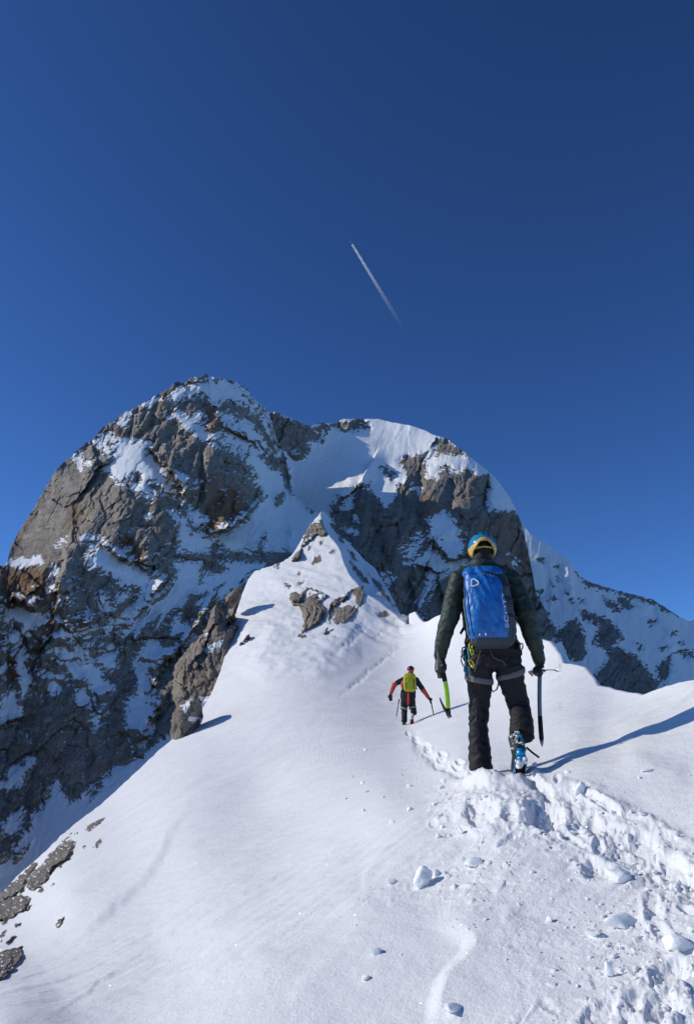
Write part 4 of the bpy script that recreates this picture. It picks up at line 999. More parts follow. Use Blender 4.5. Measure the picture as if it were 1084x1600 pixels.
def tube(bm, pts, rad, n=12, hint=Vector((0, 1, 0)), cap=True, sq=2.0):
    """limb or strap through pts; rad = radius or (half width, half depth) at each point; sq > 2 squares the section"""
    pts = [Vector(p) for p in pts]
    rings = []
    for i, p in enumerate(pts):
        d = pts[min(i + 1, len(pts) - 1)] - pts[max(i - 1, 0)]
        s, t, _ = frame_of(d, hint)
        r = rad[i] if isinstance(rad, (list, tuple)) and len(rad) == len(pts) and not (len(pts) == 2 and isinstance(rad, tuple)) else rad
        a, b = r if isinstance(r, (tuple, list)) else (r, r)
        ring = []
        for k in range(n):
            th = 2 * math.pi * k / n
            c, q = math.cos(th), math.sin(th)
            if sq != 2.0:
                c = math.copysign(abs(c) ** (2 / sq), c); q = math.copysign(abs(q) ** (2 / sq), q)
            ring.append(bm.verts.new(p + s * (a * c) + t * (b * q)))
        rings.append(ring)
    for r0, r1 in zip(rings, rings[1:]):
        for k in range(n):
            bm.faces.new((r0[k], r0[(k + 1) % n], r1[(k + 1) % n], r1[k]))
    if cap:
        bm.faces.new(list(reversed(rings[0]))); bm.faces.new(rings[-1])

def ball(bm, c, r, sub=2, rot=None):
    """ellipsoid"""
    m = Matrix.Translation(Vector(c)) @ (rot.to_4x4() if rot else Matrix()) @ Matrix.Diagonal((*r, 1) if isinstance(r, (tuple, list)) else (r, r, r, 1))
    bmesh.ops.create_icosphere(bm, subdivisions=sub, radius=1.0, matrix=m)

def box(bm, c, half, rot=None):
    m = Matrix.Translation(Vector(c)) @ (rot.to_4x4() if rot else Matrix()) @ Matrix.Diagonal((half[0] * 2, half[1] * 2, half[2] * 2, 1))
    bmesh.ops.create_cube(bm, size=1.0, matrix=m)

def fuse(bm, voxel, smooth=4):
    """weld overlapping pieces into one continuous skin"""
    me = bpy.data.meshes.new('weld'); bmesh.ops.recalc_face_normals(bm, faces=bm.faces); bm.to_mesh(me); bm.free()
    o = bpy.data.objects.new('weld', me); COL.objects.link(o)
    m = o.modifiers.new('r', 'REMESH'); m.mode = 'VOXEL'; m.voxel_size = voxel
    if smooth:
        k = o.modifiers.new('s', 'SMOOTH'); k.iterations = smooth; k.factor = 0.5
    dg = bpy.context.evaluated_depsgraph_get()
    out = bpy.data.meshes.new_from_object(o.evaluated_get(dg))
    bpy.data.objects.remove(o); bpy.data.meshes.remove(me)
    return out

def crumple(me, amp, freq, seed=0.0, squash=(1, 1, 1)):
    """folds of cloth"""
    for v in me.vertices:
        p = Vector((v.co.x * squash[0], v.co.y * squash[1], v.co.z * squash[2])) * freq + Vector((seed, seed * 2, seed * 3))
        r = 1 - 2.2 * abs(mnoise.noise(p)) + 0.5 * (1 - 2.2 * abs(mnoise.noise(p * 2.3 + Vector((7, 3, 1)))))
        v.co = v.co + v.normal * (amp * (r - 0.7))

def fused_part(name, bm, mat, parent, voxel, smooth=4, amp=0.0, freq=12, seed=0.0, squash=(1, 1, 1)):
    me = fuse(bm, voxel, smooth)
    if amp:
        crumple(me, amp, freq, seed, squash)
    return link_mesh(name, me, mat, parent)

def thing(name, loc, lab, cat, group=None):
    e = bpy.data.objects.new(name, None)
    COL.objects.link(e)
    e.empty_display_size = 0.1
    e.location = loc
    return tag(e, lab, cat, group)

def lerp(a, b, t):
    return Vector(a).lerp(Vector(b), t)

def grip_hand(bm, wrist, axis, center, palm_dir, s=1.0):
    """gloved fist: four fingers of unequal length coiled round an axis, thumb against them from the side of the palm"""
    axis = axis.normalized(); pd = (palm_dir - axis * palm_dir.dot(axis)).normalized()
    q = axis.cross(pd)
    R = 0.024 * s
    knuck = center + pd * R * 1.5
    tube(bm, [wrist, lerp(wrist, knuck, 0.45), lerp(wrist, knuck, 0.8), knuck + pd * 0.002], [(0.030 * s, 0.026 * s), (0.038 * s, 0.027 * s), (0.044 * s, 0.026 * s), (0.036 * s, 0.022 * s)], 12, pd)
    for k, ln in enumerate((0.88, 1.0, 0.95, 0.76)):
        off = axis * ((k - 1.5) * 0.0215 * s)
        pts = [knuck + off]
        for a in (20, 75, 130, 185, 235):
            aa = math.radians(a * ln)
            pts.append(center + off + (pd * math.cos(aa) + q * math.sin(aa)) * R * (1.15 if a < 100 else 0.95))
        tube(bm, pts, [0.0125 * s, 0.0125 * s, 0.012 * s, 0.0115 * s, 0.011 * s, 0.0095 * s], 8, axis)
    th = axis * (-0.040 * s)
    tube(bm, [lerp(wrist, knuck, 0.45) + th * 0.7 - q * 0.012 * s, knuck + th * 1.05 - q * 0.022 * s, center + th * 0.9 - q * R * 1.25, center + th * 0.6 - pd * R * 1.15], [0.0145 * s, 0.014 * s, 0.013 * s, 0.0105 * s], 8, axis)

def open_hand(bm, wrist, d, spread, s=1.0):
    d = d.normalized(); sp = (spread - d * spread.dot(d)).normalized()
    tube(bm, [wrist, wrist + d * 0.045 * s, wrist + d * 0.09 * s], [(0.028 * s, 0.020 * s), (0.042 * s, 0.018 * s), (0.040 * s, 0.015 * s)], 10, d.cross(sp))
    cu = d.cross(sp)
    for k, ln in enumerate((0.068, 0.08, 0.075, 0.06)):
        b = wrist + d * 0.085 * s + sp * ((k - 1.5) * 0.021 * s)
        tube(bm, [b, b + d * ln * 0.5 * s + cu * 0.006 * s, b + d * ln * s * 0.95 + cu * 0.022 * s], [0.011 * s, 0.0105 * s, 0.009 * s], 8, cu)
    b = wrist + d * 0.03 * s - sp * 0.034 * s
    tube(bm, [b, b + d * 0.03 * s - sp * 0.022 * s, b + d * 0.06 * s - sp * 0.026 * s + cu * 0.012 * s], [0.014 * s, 0.012 * s, 0.010 * s], 8, cu)

# ------------------------------------------------------------------ shared materials
M = {}
M['green'] = simple_mat('dark green softshell', (0.022, 0.040, 0.030), 0.62, 0, 0.45, 60, 0.35, 0.002)
M['black'] = simple_mat('black climbing trousers', (0.016, 0.014, 0.017), 0.7, 0, 0.35, 80, 0.4, 0.002)
M['glove'] = simple_mat('black glove leather', (0.012, 0.012, 0.013), 0.5, 0, 0.5, 90, 0.4, 0.002)
M['skin'] = simple_mat('skin', (0.46, 0.27, 0.20), 0.5, 0, 0.4, 50, 0.15)
M['hair'] = simple_mat('dark hair', (0.02, 0.014, 0.011), 0.6, 0, 0.4, 150, 0.5, 0.003)
M['packblue'] = simple_mat('blue pack nylon', (0.008, 0.17, 0.54), 0.42, 0, 0.5, 22, 0.35, 0.006, (0.005, 0.10, 0.36))
M['packgrey'] = simple_mat('slate grey pack nylon', (0.040, 0.055, 0.070), 0.6, 0, 0.4, 60, 0.3, 0.002)
M['meshgrey'] = simple_mat('light grey stretch mesh', (0.16, 0.19, 0.22), 0.7, 0, 0.3, 120, 0.3, 0.001)
M['strap'] = simple_mat('black webbing', (0.02, 0.021, 0.023), 0.7, 0, 0.3, 150, 0.3)
M['webgrey'] = simple_mat('grey harness webbing', (0.17, 0.165, 0.17), 0.7, 0, 0.3, 150, 0.35)
M['print'] = simple_mat('white print', (0.75, 0.78, 0.82), 0.55, 0, 0.4, 60, 0.08)
M['helmblue'] = simple_mat('glossy teal blue helmet shell', (0.008, 0.24, 0.46), 0.22, 0, 0.6, 20, 0.12)
M['helmyel'] = simple_mat('pale yellow helmet rim', (0.72, 0.46, 0.10), 0.4, 0, 0.5, 20, 0.12)
M['foam'] = simple_mat('black helmet foam', (0.015, 0.015, 0.016), 0.8, 0, 0.2, 90, 0.3)
M['lime'] = simple_mat('lime green anodised shaft', (0.36, 0.72, 0.03), 0.28, 0.35, 0.5, 25, 0.15)
M['steel'] = simple_mat('forged steel', (0.34, 0.34, 0.35), 0.35, 1.0, 0.5, 60, 0.35, 0.001)
M['darksteel'] = simple_mat('dark blade steel', (0.07, 0.072, 0.078), 0.4, 0.9, 0.5, 60, 0.3)
M['alu'] = simple_mat('grey anodised shaft', (0.17, 0.20, 0.22), 0.38, 0.7, 0.5, 40, 0.25)
M['rubber'] = simple_mat('black rubber', (0.014, 0.014, 0.015), 0.75, 0, 0.3, 90, 0.3, 0.002)
M['boot'] = simple_mat('dark boot upper', (0.025, 0.028, 0.034), 0.6, 0, 0.4, 60, 0.3, 0.002)
M['teal'] = simple_mat('teal trim', (0.02, 0.28, 0.36), 0.5, 0, 0.4, 60, 0.2)
M['crampon'] = simple_mat('light blue crampon steel', (0.03, 0.32, 0.62), 0.35, 0.4, 0.5, 60, 0.2)
M['yellow'] = simple_mat('yellow anodised carabiner', (0.72, 0.62, 0.06), 0.3, 0.5, 0.5, 60, 0.1)
M['red'] = simple_mat('red sling', (0.62, 0.045, 0.03), 0.5, 0, 0.4, 60, 0.15)
M['bluecarab'] = simple_mat('blue anodised carabiner', (0.03, 0.25, 0.45), 0.3, 0.5, 0.5, 60, 0.1)
M['rope'] = simple_mat('blue grey rope', (0.12, 0.17, 0.24), 0.8, 0, 0.3, 300, 0.5, 0.002)
M['packlime'] = simple_mat('yellow green pack nylon', (0.47, 0.47, 0.02), 0.5, 0, 0.4, 26, 0.3, 0.003, (0.28, 0.30, 0.012))
M['jred'] = simple_mat('red jacket cloth', (0.48, 0.05, 0.045), 0.6, 0, 0.4, 60, 0.25, 0.002)
M['jblack'] = simple_mat('black jacket cloth', (0.016, 0.017, 0.024), 0.6, 0, 0.4, 60, 0.3, 0.002)
M['navy'] = simple_mat('black blue trousers', (0.014, 0.016, 0.026), 0.7, 0, 0.3, 60, 0.3, 0.002)
M['sage'] = simple_mat('pale green harness padding', (0.22, 0.27, 0.24), 0.7, 0, 0.3, 60, 0.3)
M['darkhelm'] = simple_mat('dark red black helmet', (0.03, 0.010, 0.014), 0.35, 0, 0.5, 30, 0.3)
M['eye'] = simple_mat('eye', (0.6, 0.6, 0.58), 0.2, 0, 0.5)

def make_head(bm, c, s=1.0):
    """head turned away up the ridge, face on the far side"""
    ball(bm, c, (0.074 * s, 0.092 * s, 0.105 * s), 3)
    ball(bm, c + Vector((0, 0.045, -0.055)) * s, (0.052 * s, 0.055 * s, 0.058 * s), 2)      # jaw
    ball(bm, c + Vector((0, 0.10, -0.02)) * s, (0.013 * s, 0.022 * s, 0.024 * s), 2)         # nose
    ball(bm, c + Vector((0, 0.085, -0.068)) * s, (0.025 * s, 0.012 * s, 0.008 * s), 1)       # lips
    ball(bm, c + Vector((0, 0.080, 0.022)) * s, (0.055 * s, 0.016 * s, 0.010 * s), 1)        # brow
    for sx in (-1, 1):
        ball(bm, c + Vector((sx * 0.076, 0.0, -0.018)) * s, (0.010 * s, 0.020 * s, 0.032 * s), 1)   # ears

# ------------------------------------------------------------------ the near climber
YC = 6.02
def K(px, py, dy=0.0):
    return at(px, py, YC + dy)
U = YC / F * 0.985            # metres per reference pixel at the near climber

def build_climber():
    gl = ground(752, 1212)
    p = thing('person', K(772, 1206), 'person in dark green jacket and blue helmet walking uphill away, right heel raised', 'person')
    W = lambda *v: [x * U for x in v]
    sh_l, el_l, fo_l, wr_l = K(717, 905, 0.02), K(705, 956, -0.03), K(693, 995, 0.0), K(687, 1026, 0.05)
    sh_r, el_r, fo_r, wr_r = K(797, 905, 0.02), K(821, 960, -0.03), K(834, 1002, 0.0), K(842, 1032, 0.05)
    hip_l, kn_l, an_l = K(748, 1042, 0.02), K(748, 1108, 0.12), K(751, 1196, 0.10)
    hip_r, kn_r, an_r = K(795, 1042, 0.02), K(812, 1108, 0.06), K(809, 1172, -0.20)
    head = K(753, 860, 0.03)
    # --- body under the clothes
    bm = bmesh.new()
    make_head(bm, head)
    tube(bm, [head + Vector((0, -0.01, -0.05)), K(753, 884, 0.02), K(757, 915, 0.02), K(764, 980, 0.03), K(769, 1035, 0.03)], [(0.055, 0.055), (0.075, 0.06), (0.15, 0.085), (0.13, 0.085), (0.15, 0.09)], 14)
    for a, b, c, d in ((sh_l, el_l, fo_l, wr_l), (sh_r, el_r, fo_r, wr_r)):
        tube(bm, [lerp(K(757, 905, 0.02), a, 0.6), a, b, c, d], [0.05, 0.046, 0.038, 0.033, 0.026], 10)
    for a, b, c in ((hip_l, kn_l, an_l), (hip_r, kn_r, an_r)):
        tube(bm, [a + Vector((0, 0, 0.05)), lerp(a, b, 0.4), b, lerp(b, c, 0.4), c], [0.065, 0.052, 0.042, 0.040, 0.034], 10)
    fused_part('body', bm, M['skin'], p, 0.011, 3)
    for sx in (-1, 1):
        bm = bmesh.new()
        ball(bm, head + Vector((sx * 0.03, 0.083, 0.0)), 0.011, 1)
        bm_obj('eye', bm, M['eye'], p)
    # --- hair and the dark hood at the nape
    bm = bmesh.new()
    ball(bm, head + Vector((0, -0.012, 0.008)), (0.080, 0.088, 0.100), 3)
    ball(bm, head + Vector((0, -0.045, -0.05)), (0.066, 0.055, 0.06), 2)
    fused_part('hair', bm, M['hair'], p, 0.010, 2, 0.004, 40)
    bm = bmesh.new()
    tube(bm, [K(753, 890, 0.02), K(753, 880, 0.015), K(753, 871, 0.012), K(753, 866, 0.012)], [(0.105, 0.09), (0.085, 0.080), (0.075, 0.078), (0.072, 0.075)], 20)
    fused_part('neck_gaiter', bm, M['strap'], p, 0.009, 2, 0.003, 30)
    # --- jacket
    bm = bmesh.new()
    tube(bm, [K(753, 876, 0.015), K(753, 884, 0.02), K(755, 893, 0.02), K(756, 905, 0.02), K(758, 930, 0.02), K(762, 965, 0.02), K(766, 992, 0.025), K(768, 1012, 0.03)],
         [(18 * U, 0.09), (25 * U, 0.10), (40 * U, 0.105), (46 * U, 0.11), (44 * U, 0.118), (41 * U, 0.115), (41 * U, 0.115), (43 * U, 0.12)], 22)
    tube(bm, [K(735, 897, 0.02), sh_l, lerp(sh_l, el_l, 0.5) + Vector((-0.006, 0, 0)), el_l, lerp(el_l, fo_l, 0.5), fo_l, K(689, 1016, 0.03), wr_l], W(15, 17, 15.5, 15.8, 14.5, 12.8, 10.5, 9.5), 14)
    tube(bm, [K(780, 897, 0.02), sh_r, lerp(sh_r, el_r, 0.5) + Vector((0.006, 0, 0)), el_r, lerp(el_r, fo_r, 0.5), fo_r, K(839, 1020, 0.03), wr_r], W(15, 17.5, 16, 16.5, 15.5, 13.8, 11.0, 9.8), 14)
    fused_part('jacket', bm, M['green'], p, 0.0085, 3, 0.0075, 9, 3.1, (1, 1, 1.7))
    # --- trousers
    bm = bmesh.new()
    tube(bm, [K(768, 1000, 0.03), K(769, 1015, 0.03), K(769, 1032, 0.03), K(770, 1046, 0.03)], [(40 * U, 0.105), (44 * U, 0.115), (46 * U, 0.125), (40 * U, 0.115)], 20)
    tube(bm, [K(749, 1028, 0.03), K(748, 1045, 0.03), K(748, 1066, 0.07), K(749, 1090, 0.11), kn_l, K(747, 1130, 0.10), K(747, 1152, 0.09), K(749, 1175, 0.09), K(751, 1204, 0.09)], W(22, 22.5, 20.5, 17.5, 16.3, 14.8, 15.5, 17.2, 17.8), 16)
    tube(bm, [K(790, 1028, 0.03), K(794, 1045, 0.02), K(799, 1066, 0.05), K(806, 1090, 0.07), kn_r, K(814, 1124, -0.02), K(815, 1140, -0.08), K(815, 1152, -0.12)], W(22, 22.5, 20.5, 18, 17.2, 17.2, 18, 18.4), 16)
    fused_part('trousers', bm, M['black'], p, 0.009, 2, 0.0085, 9, 8.4, (1, 1, 1.8))
    # --- boots
    def boot(ankle, toe, up, crampon_mat, snowy):
        f = (toe - ankle); f = (f - up * f.dot(up)).normalized()
        s = f.cross(up)
        bm = bmesh.new()
        tube(bm, [ankle + up * 0.11, ankle + up * 0.04, ankle - up * 0.02], [(0.058, 0.062), (0.052, 0.060), (0.050, 0.062)], 14, f)
        tube(bm, [ankle - f * 0.075 - up * 0.05, ankle - f * 0.03 - up * 0.035, ankle + f * 0.05 - up * 0.035, ankle + f * 0.13 - up * 0.06, ankle + f * 0.20 - up * 0.075, ankle + f * 0.225 - up * 0.08], [(0.036, 0.045), (0.043, 0.062), (0.045, 0.062), (0.052, 0.042), (0.044, 0.03), (0.028, 0.022)], 14, up)
        b = fused_part('boot', bm, M['boot'], p, 0.008, 3, 0.002, 30)
        bm = bmesh.new()
        tube(bm, [ankle - f * 0.082 - up * 0.098, ankle - f * 0.03 - up * 0.098, ankle + f * 0.05 - up * 0.094, ankle + f * 0.13 - up * 0.100, ankle + f * 0.225 - up * 0.098], [(0.030, 0.014), (0.040, 0.016), (0.036, 0.014), (0.050, 0.015), (0.026, 0.012)], 12, up)
        bm_obj('sole', bm, M['rubber'], b)
        bm = bmesh.new()
        tube(bm, [ankle + up * 0.085 + s * 0.02 - f * 0.060, ankle + up * 0.02 + s * 0.03 - f * 0.056, ankle - up * 0.04 + s * 0.04 - f * 0.05], [(0.010, 0.004)] * 3, 8, f)
        bm_obj('trim', bm, M['teal'], b)
        bm = bmesh.new()
        base = ankle - up * 0.118
        for sx in (-1, 1):
            tube(bm, [base - f * 0.08 + s * sx * 0.028, base + s * sx * 0.040 - f * 0.03, base + s * sx * 0.036 + f * 0.04, base + s * sx * 0.050 + f * 0.12, base + s * sx * 0.026 + f * 0.22], [(0.004, 0.011)] * 5, 6, up)
        tube(bm, [base - f * 0.085 - s * 0.03, base - f * 0.094, base - f * 0.085 + s * 0.03], [(0.006, 0.016)] * 3, 6, up)
        box(bm, base - f * 0.092 + up * 0.042, (0.024, 0.008, 0.026), Matrix((s, f, up)).transposed())
        tube(bm, [base - f * 0.088 + s * 0.03, base - f * 0.090 + up * 0.055 + s * 0.022, base - f * 0.088 + up * 0.062, base - f * 0.090 + up * 0.055 - s * 0.022, base - f * 0.088 - s * 0.03], [0.005] * 5, 6, up)
        c = bm_obj('crampon', bm, crampon_mat, b)
        for (fx, sx) in ((-0.08, 1), (-0.08, -1), (-0.02, 1), (-0.02, -1), (0.05, 1), (0.05, -1), (0.12, 1), (0.12, -1), (0.20, 1), (0.20, -1)):
            bm = bmesh.new()
            q = base + f * fx + s * sx * 0.036
            tube(bm, [q, q - up * 0.018, q - up * 0.036], [(0.009, 0.003), (0.006, 0.003), (0.001, 0.001)], 6, s)
            bm_obj('crampon_point', bm, M['steel'], b)
        bm = bmesh.new()
        tube(bm, [ankle + f * 0.03 + up * 0.03 + s * 0.05, ankle - f * 0.055 - up * 0.015 + s * 0.035, ankle - f * 0.068 - up * 0.02, ankle - f * 0.055 - up * 0.015 - s * 0.035, ankle + f * 0.03 + up * 0.03 - s * 0.05], [(0.002, 0.009)] * 5, 6, up)
        tube(bm, [ankle - f * 0.03 + s * 0.055, ankle - f * 0.045 + s * 0.085 - up * 0.05, ankle - f * 0.05 + s * 0.125 - up * 0.095], [(0.0035, 0.008)] * 3, 6, up)
        bm_obj('crampon_strap', bm, M['strap'], b)
        if snowy:
            bm = bmesh.new()
            sr = random.Random(5)
            for i in range(34):
                ux = sr.uniform(-0.03, 0.105); sx = sr.gauss(-0.006, 0.020)
                lump_bm(bm, ankle - f * (0.056 + 0.010 * (1 - abs(sx) / 0.05)) + up * ux + s * sx, sr.uniform(0.006, 0.015), 400 + i, 0.7, 5, 1)
            tag(bm_obj('stuck_snow', bm, CHUNK, b), kind='stuff')
            bm = bmesh.new()
            for i in range(16):
                lump_bm(bm, base - f * random.uniform(0.02, 0.085) - up * random.uniform(-0.004, 0.045) + s * random.uniform(-0.028, 0.028), random.uniform(0.012, 0.024), 450 + i, 0.9, 4, 2)
            tag(bm_obj('packed_snow', bm, CHUNK, b), kind='stuff')
        return b
    up_r = Vector((0.02, 0.50, 0.86)).normalized()
    boot(an_r, an_r + Vector((0.02, 0.25, -0.14)), up_r, M['crampon'], True)
    boot(an_l + Vector((0, 0.03, -0.05)), an_l + Vector((0, 0.3, 0.02)), Vector((0, -0.05, 1)).normalized(), M['crampon'], False)
    # --- gloves
    ax_l = (K(699, 1112, 0.10) - K(690.5, 1056, 0.05)).normalized()
    bm = bmesh.new()
    tube(bm, [lerp(fo_l, wr_l, 0.55), wr_l, wr_l + Vector((0, 0, -0.03))], [0.052, 0.048, 0.036], 12)
    grip_hand(bm, wr_l + Vector((0, 0, -0.005)), ax_l, K(690, 1049, 0.045), Vector((-0.35, -1, 0.1)), 1.12)
    g = fused_part('glove', bm, M['glove'], p, 0.0065, 2, 0.0015, 40)
    bm = bmesh.new()
    tube(bm, [K(684, 1018, -0.005), K(685, 1028, -0.012), K(687, 1036, -0.008)], [(0.006, 0.003), (0.011, 0.004), (0.006, 0.003)], 8, Vector((0, 1, 0)))
    bm_obj('cuff_tab', bm, M['webgrey'], g)
    ax_r = Vector((0.42, -0.90, -0.05)).normalized()
    bm = bmesh.new()
    tube(bm, [lerp(fo_r, wr_r, 0.55), wr_r, wr_r + Vector((0, 0, -0.03))], [0.052, 0.048, 0.036], 12)
    grip_hand(bm, wr_r + Vector((0, 0, -0.005)), ax_r, K(843, 1049, 0.05), Vector((0.15, 0.05, 1)), 1.12)
    fused_part('glove', bm, M['glove'], p, 0.0065, 2, 0.0015, 40)
    # --- helmet: blue shell over a pale yellow rim that arches up at the back
    h = head + Vector((0, -0.004, 0.018))
    def dome(lo, hi, r, nth=40, nph=10):
        bm = bmesh.new()
        rows = []
        for j in range(nph + 1):
            row = []
            for i in range(nth):
                th = 2 * math.pi * i / nth
                back = max(0.0, -math.sin(th))          # towards the viewer
                a = lo(back) + (hi(back) - lo(back)) * j / nph
                row.append(bm.verts.new(h + Vector((r[0] * math.cos(a) * math.cos(th), r[1] * math.cos(a) * math.sin(th), r[2] * math.sin(a)))))
            rows.append(row)
        for a, b in zip(rows, rows[1:]):
            for i in range(nth):
                bm.faces.new((a[i], a[(i + 1) % nth], b[(i + 1) % nth], b[i]))
        return bm
    rad = math.radians
    arch = lambda b: sstep(0.72, 1.0, np.float64(b)) * rad(26)
    side = lambda b: -rad(26) * float(np.exp(-((b - 0.25) / 0.3) ** 2))
    bm = dome(lambda b: rad(1) + arch(b) * 0.9 + side(b) * 0.3, lambda b: rad(90), (0.108, 0.135, 0.122))
    hm = bm_obj('helmet', bm, M['helmblue'], p)
    md = hm.modifiers.new('thickness', 'SOLIDIFY'); md.thickness = 0.008; md.offset = -1
    bm = dome(lambda b: rad(-15) + arch(b) + side(b), lambda b: rad(2) + arch(b) * 0.9 + side(b) * 0.3, (0.111, 0.138, 0.122), nph=5)
    o = bm_obj('helmet_rim', bm, M['helmyel'], hm)
    md = o.modifiers.new('thickness', 'SOLIDIFY'); md.thickness = 0.012; md.offset = -1
    bm = dome(lambda b: rad(-4) + arch(b) * 0.8, lambda b: rad(88), (0.098, 0.124, 0.106))
    bm_obj('helmet_foam', bm, M['foam'], hm)
    for a0, a1 in ((40, 62), (118, 140), (78, 102)):
        bm = bmesh.new()
        pts = [h + Vector((0.110 * math.cos(rad(t)) * math.cos(rad(38 + k)), -0.137 * math.sin(rad(t)) * math.cos(rad(38 + k)), 0.120 * math.sin(rad(38 + k)))) for t, k in ((a0, 8), ((a0 + a1) / 2, 11), (a1, 8))]
        tube(bm, pts, [(0.004, 0.005), (0.006, 0.006), (0.004, 0.005)], 8, Vector((0, 0, 1)))
        bm_obj('helmet_vent', bm, M['foam'], hm)
    for sx in (-1, 1):
        bm = bmesh.new()
        tube(bm, [h + Vector((sx * 0.085, -0.075, -0.02)), h + Vector((sx * 0.078, -0.030, -0.075)), h + Vector((sx * 0.066, 0.03, -0.125)), h + Vector((sx * 0.03, 0.06, -0.150))], [(0.0025, 0.008)] * 4, 6, Vector((0, 0, 1)))
        bm_obj('helmet_strap', bm, M['helmyel'], hm)
    bm = bmesh.new()
    tube(bm, [h + Vector((-0.075, -0.06, -0.028)), h + Vector((-0.045, -0.105, -0.026)), h + Vector((0, -0.116, -0.024)), h + Vector((0.045, -0.105, -0.026)), h + Vector((0.075, -0.06, -0.028))], [(0.003, 0.008)] * 5, 6, Vector((0, 0, 1)))
    bm_obj('helmet_cradle', bm, M['helmyel'], hm)
    # --- harness
    bm = bmesh.new()
    def loop(c, a, b, tiltx, hw, n=28, off=0.0):
        prev = []
        for i in range(n + 1):
            t = 2 * math.pi * i / n
            prev.append(c + Vector((a * math.cos(t), b * math.sin(t), tiltx * math.cos(t) + off * math.sin(t))))
        tube(bm, prev, [(0.004, hw)] * len(prev), 8, Vector((0, 0, 1)), cap=False)
    loop(K(769, 1020, 0.03), 46.5 * U, 0.128, 0.0, 0.020)
    hs = bm_obj('harness', bm, M['strap'], p)
    bm = bmesh.new(); loop(K(748, 1061, 0.065), 21.8 * U, 0.118, -0.016, 0.022, off=0.03)
    bm_obj('leg_loop', bm, M['webgrey'], hs)
    bm = bmesh.new(); loop(K(797, 1052, 0.045), 22.5 * U, 0.118, 0.030, 0.022, off=0.03)
    bm_obj('leg_loop', bm, M['webgrey'], hs)
    for pts in (((751, 1014), (747, 1028), (743, 1042), (741, 1050)), ((764, 1012), (769, 1026), (777, 1031), (785, 1033), (790, 1040))):
        bm = bmesh.new()
        tube(bm, [K(x, y, -0.115) for x, y in pts], [(0.0025, 0.0055)] * len(pts), 6, Vector((0, 1, 0)))
        bm_obj('riser_strap', bm, M['webgrey'], hs)
    bm = bmesh.new()
    tube(bm, [K(766, 1060, 0.14), K(766, 1074, 0.15), K(770, 1081, 0.15), K(776, 1077, 0.15), K(780, 1062, 0.14)], [0.0055] * 5, 8, Vector((0, 1, 0)))
    bm_obj('rope_loop', bm, M['rope'], hs)
    # --- hardware on the left gear loop
    def carabiner(c, w, hgt, rot, mat):
        bm = bmesh.new()
        R = tilt(0, rot, 0.5)
        pts = [Vector((w * x, 0, hgt * z)) for x, z in ((0, 1), (0.8, 0.75), (1, 0), (0.6, -0.8), (0, -1), (-0.6, -0.8), (-1, 0), (-0.8, 0.75), (0, 1))]
        tube(bm, [c + R @ q for q in pts], [0.0055] * 9, 8, Vector((0, 1, 0)), cap=False)
        bm_obj('carabiner', bm, mat, hs)
    for x, y, dy, w, hh, rt, mt in ((725, 1020, -0.02, 0.024, 0.045, 0.2, 'bluecarab'), (724, 1033, -0.03, 0.022, 0.045, -0.2, 'steel'), (729, 1042, -0.05, 0.024, 0.05, 0.3, 'bluecarab'), (735, 1010, -0.10, 0.014, 0.030, 0.1, 'yellow'), (737, 1019, -0.10, 0.012, 0.026, -0.2, 'yellow'), (736, 1036, -0.09, 0.014, 0.034, -0.6, 'yellow'), (730, 1051, -0.05, 0.022, 0.045, 0.1, 'steel'), (814, 1010, -0.06, 0.014, 0.024, 0.2, 'steel')):
        carabiner(K(x, y, dy), w, hh, rt, M[mt])
    for a, b, mt in (((738, 1024), (740, 1029), 'red'), ((731, 1012), (733, 1034), 'teal'), ((736, 1040), (740, 1044), 'yellow')):
        bm = bmesh.new()
        tube(bm, [K(*a, -0.10), K((a[0] + b[0]) / 2, (a[1] + b[1]) / 2, -0.105), K(*b, -0.10)], [(0.008, 0.005)] * 3, 8, Vector((0, 1, 0)))
        bm_obj('sling', bm, M[mt], hs)
    return ax_l, ax_r
AX_L, AX_R = build_climber()

# ------------------------------------------------------------------ backpack: slate bag, blue front panel with print
def pack_surface(c0, prof, nth=44, sq=2.9):
    """rings of a soft rounded box; prof = (height, half width, half depth, centre shift towards the viewer)"""
    def pt(t, th, out=0.0):
        zz = t * prof[-1][0]
        i = 0
        while i < len(prof) - 2 and prof[i + 1][0] < zz:
            i += 1
        u = (zz - prof[i][0]) / (prof[i + 1][0] - prof[i][0])
        z, a, b, s = [prof[i][j] * (1 - u) + prof[i + 1][j] * u for j in range(4)]
        c, q = math.cos(th), math.sin(th)
        rr = (abs(c) ** sq + abs(q) ** sq) ** (-1 / sq)
        n = Vector((c, q, 0)).normalized()
        wr = 0.010 * mnoise.noise(Vector((c * 2.4 + 3, q * 2.4, z * 5))) + 0.0075 * (1 - 2.4 * abs(mnoise.noise(Vector((c * 3 + z * 7, q * 3, z * 7 + 5))))) + 0.003 * (1 - 2.4 * abs(mnoise.noise(Vector((c * 9 - z * 12, q * 9, z * 16 + 9)))))
        return c0 + Vector((a * rr * c, b * rr * q - s, z)) + n * (out + wr)
    return pt

def shell(bm, pt, t0, t1, th0, th1, out, nt=26, nth=26, thick=0.004):
    vs = [[bm.verts.new(pt(t0 + (t1 - t0) * j / nt, th0 + (th1 - th0) * i / nth, out if 0 < i < nth and 0 < j < nt else out - thick)) for i in range(nth + 1)] for j in range(nt + 1)]
    for a, b in zip(vs, vs[1:]):
        for i in range(nth):
            bm.faces.new((a[i], a[i + 1], b[i + 1], b[i]))

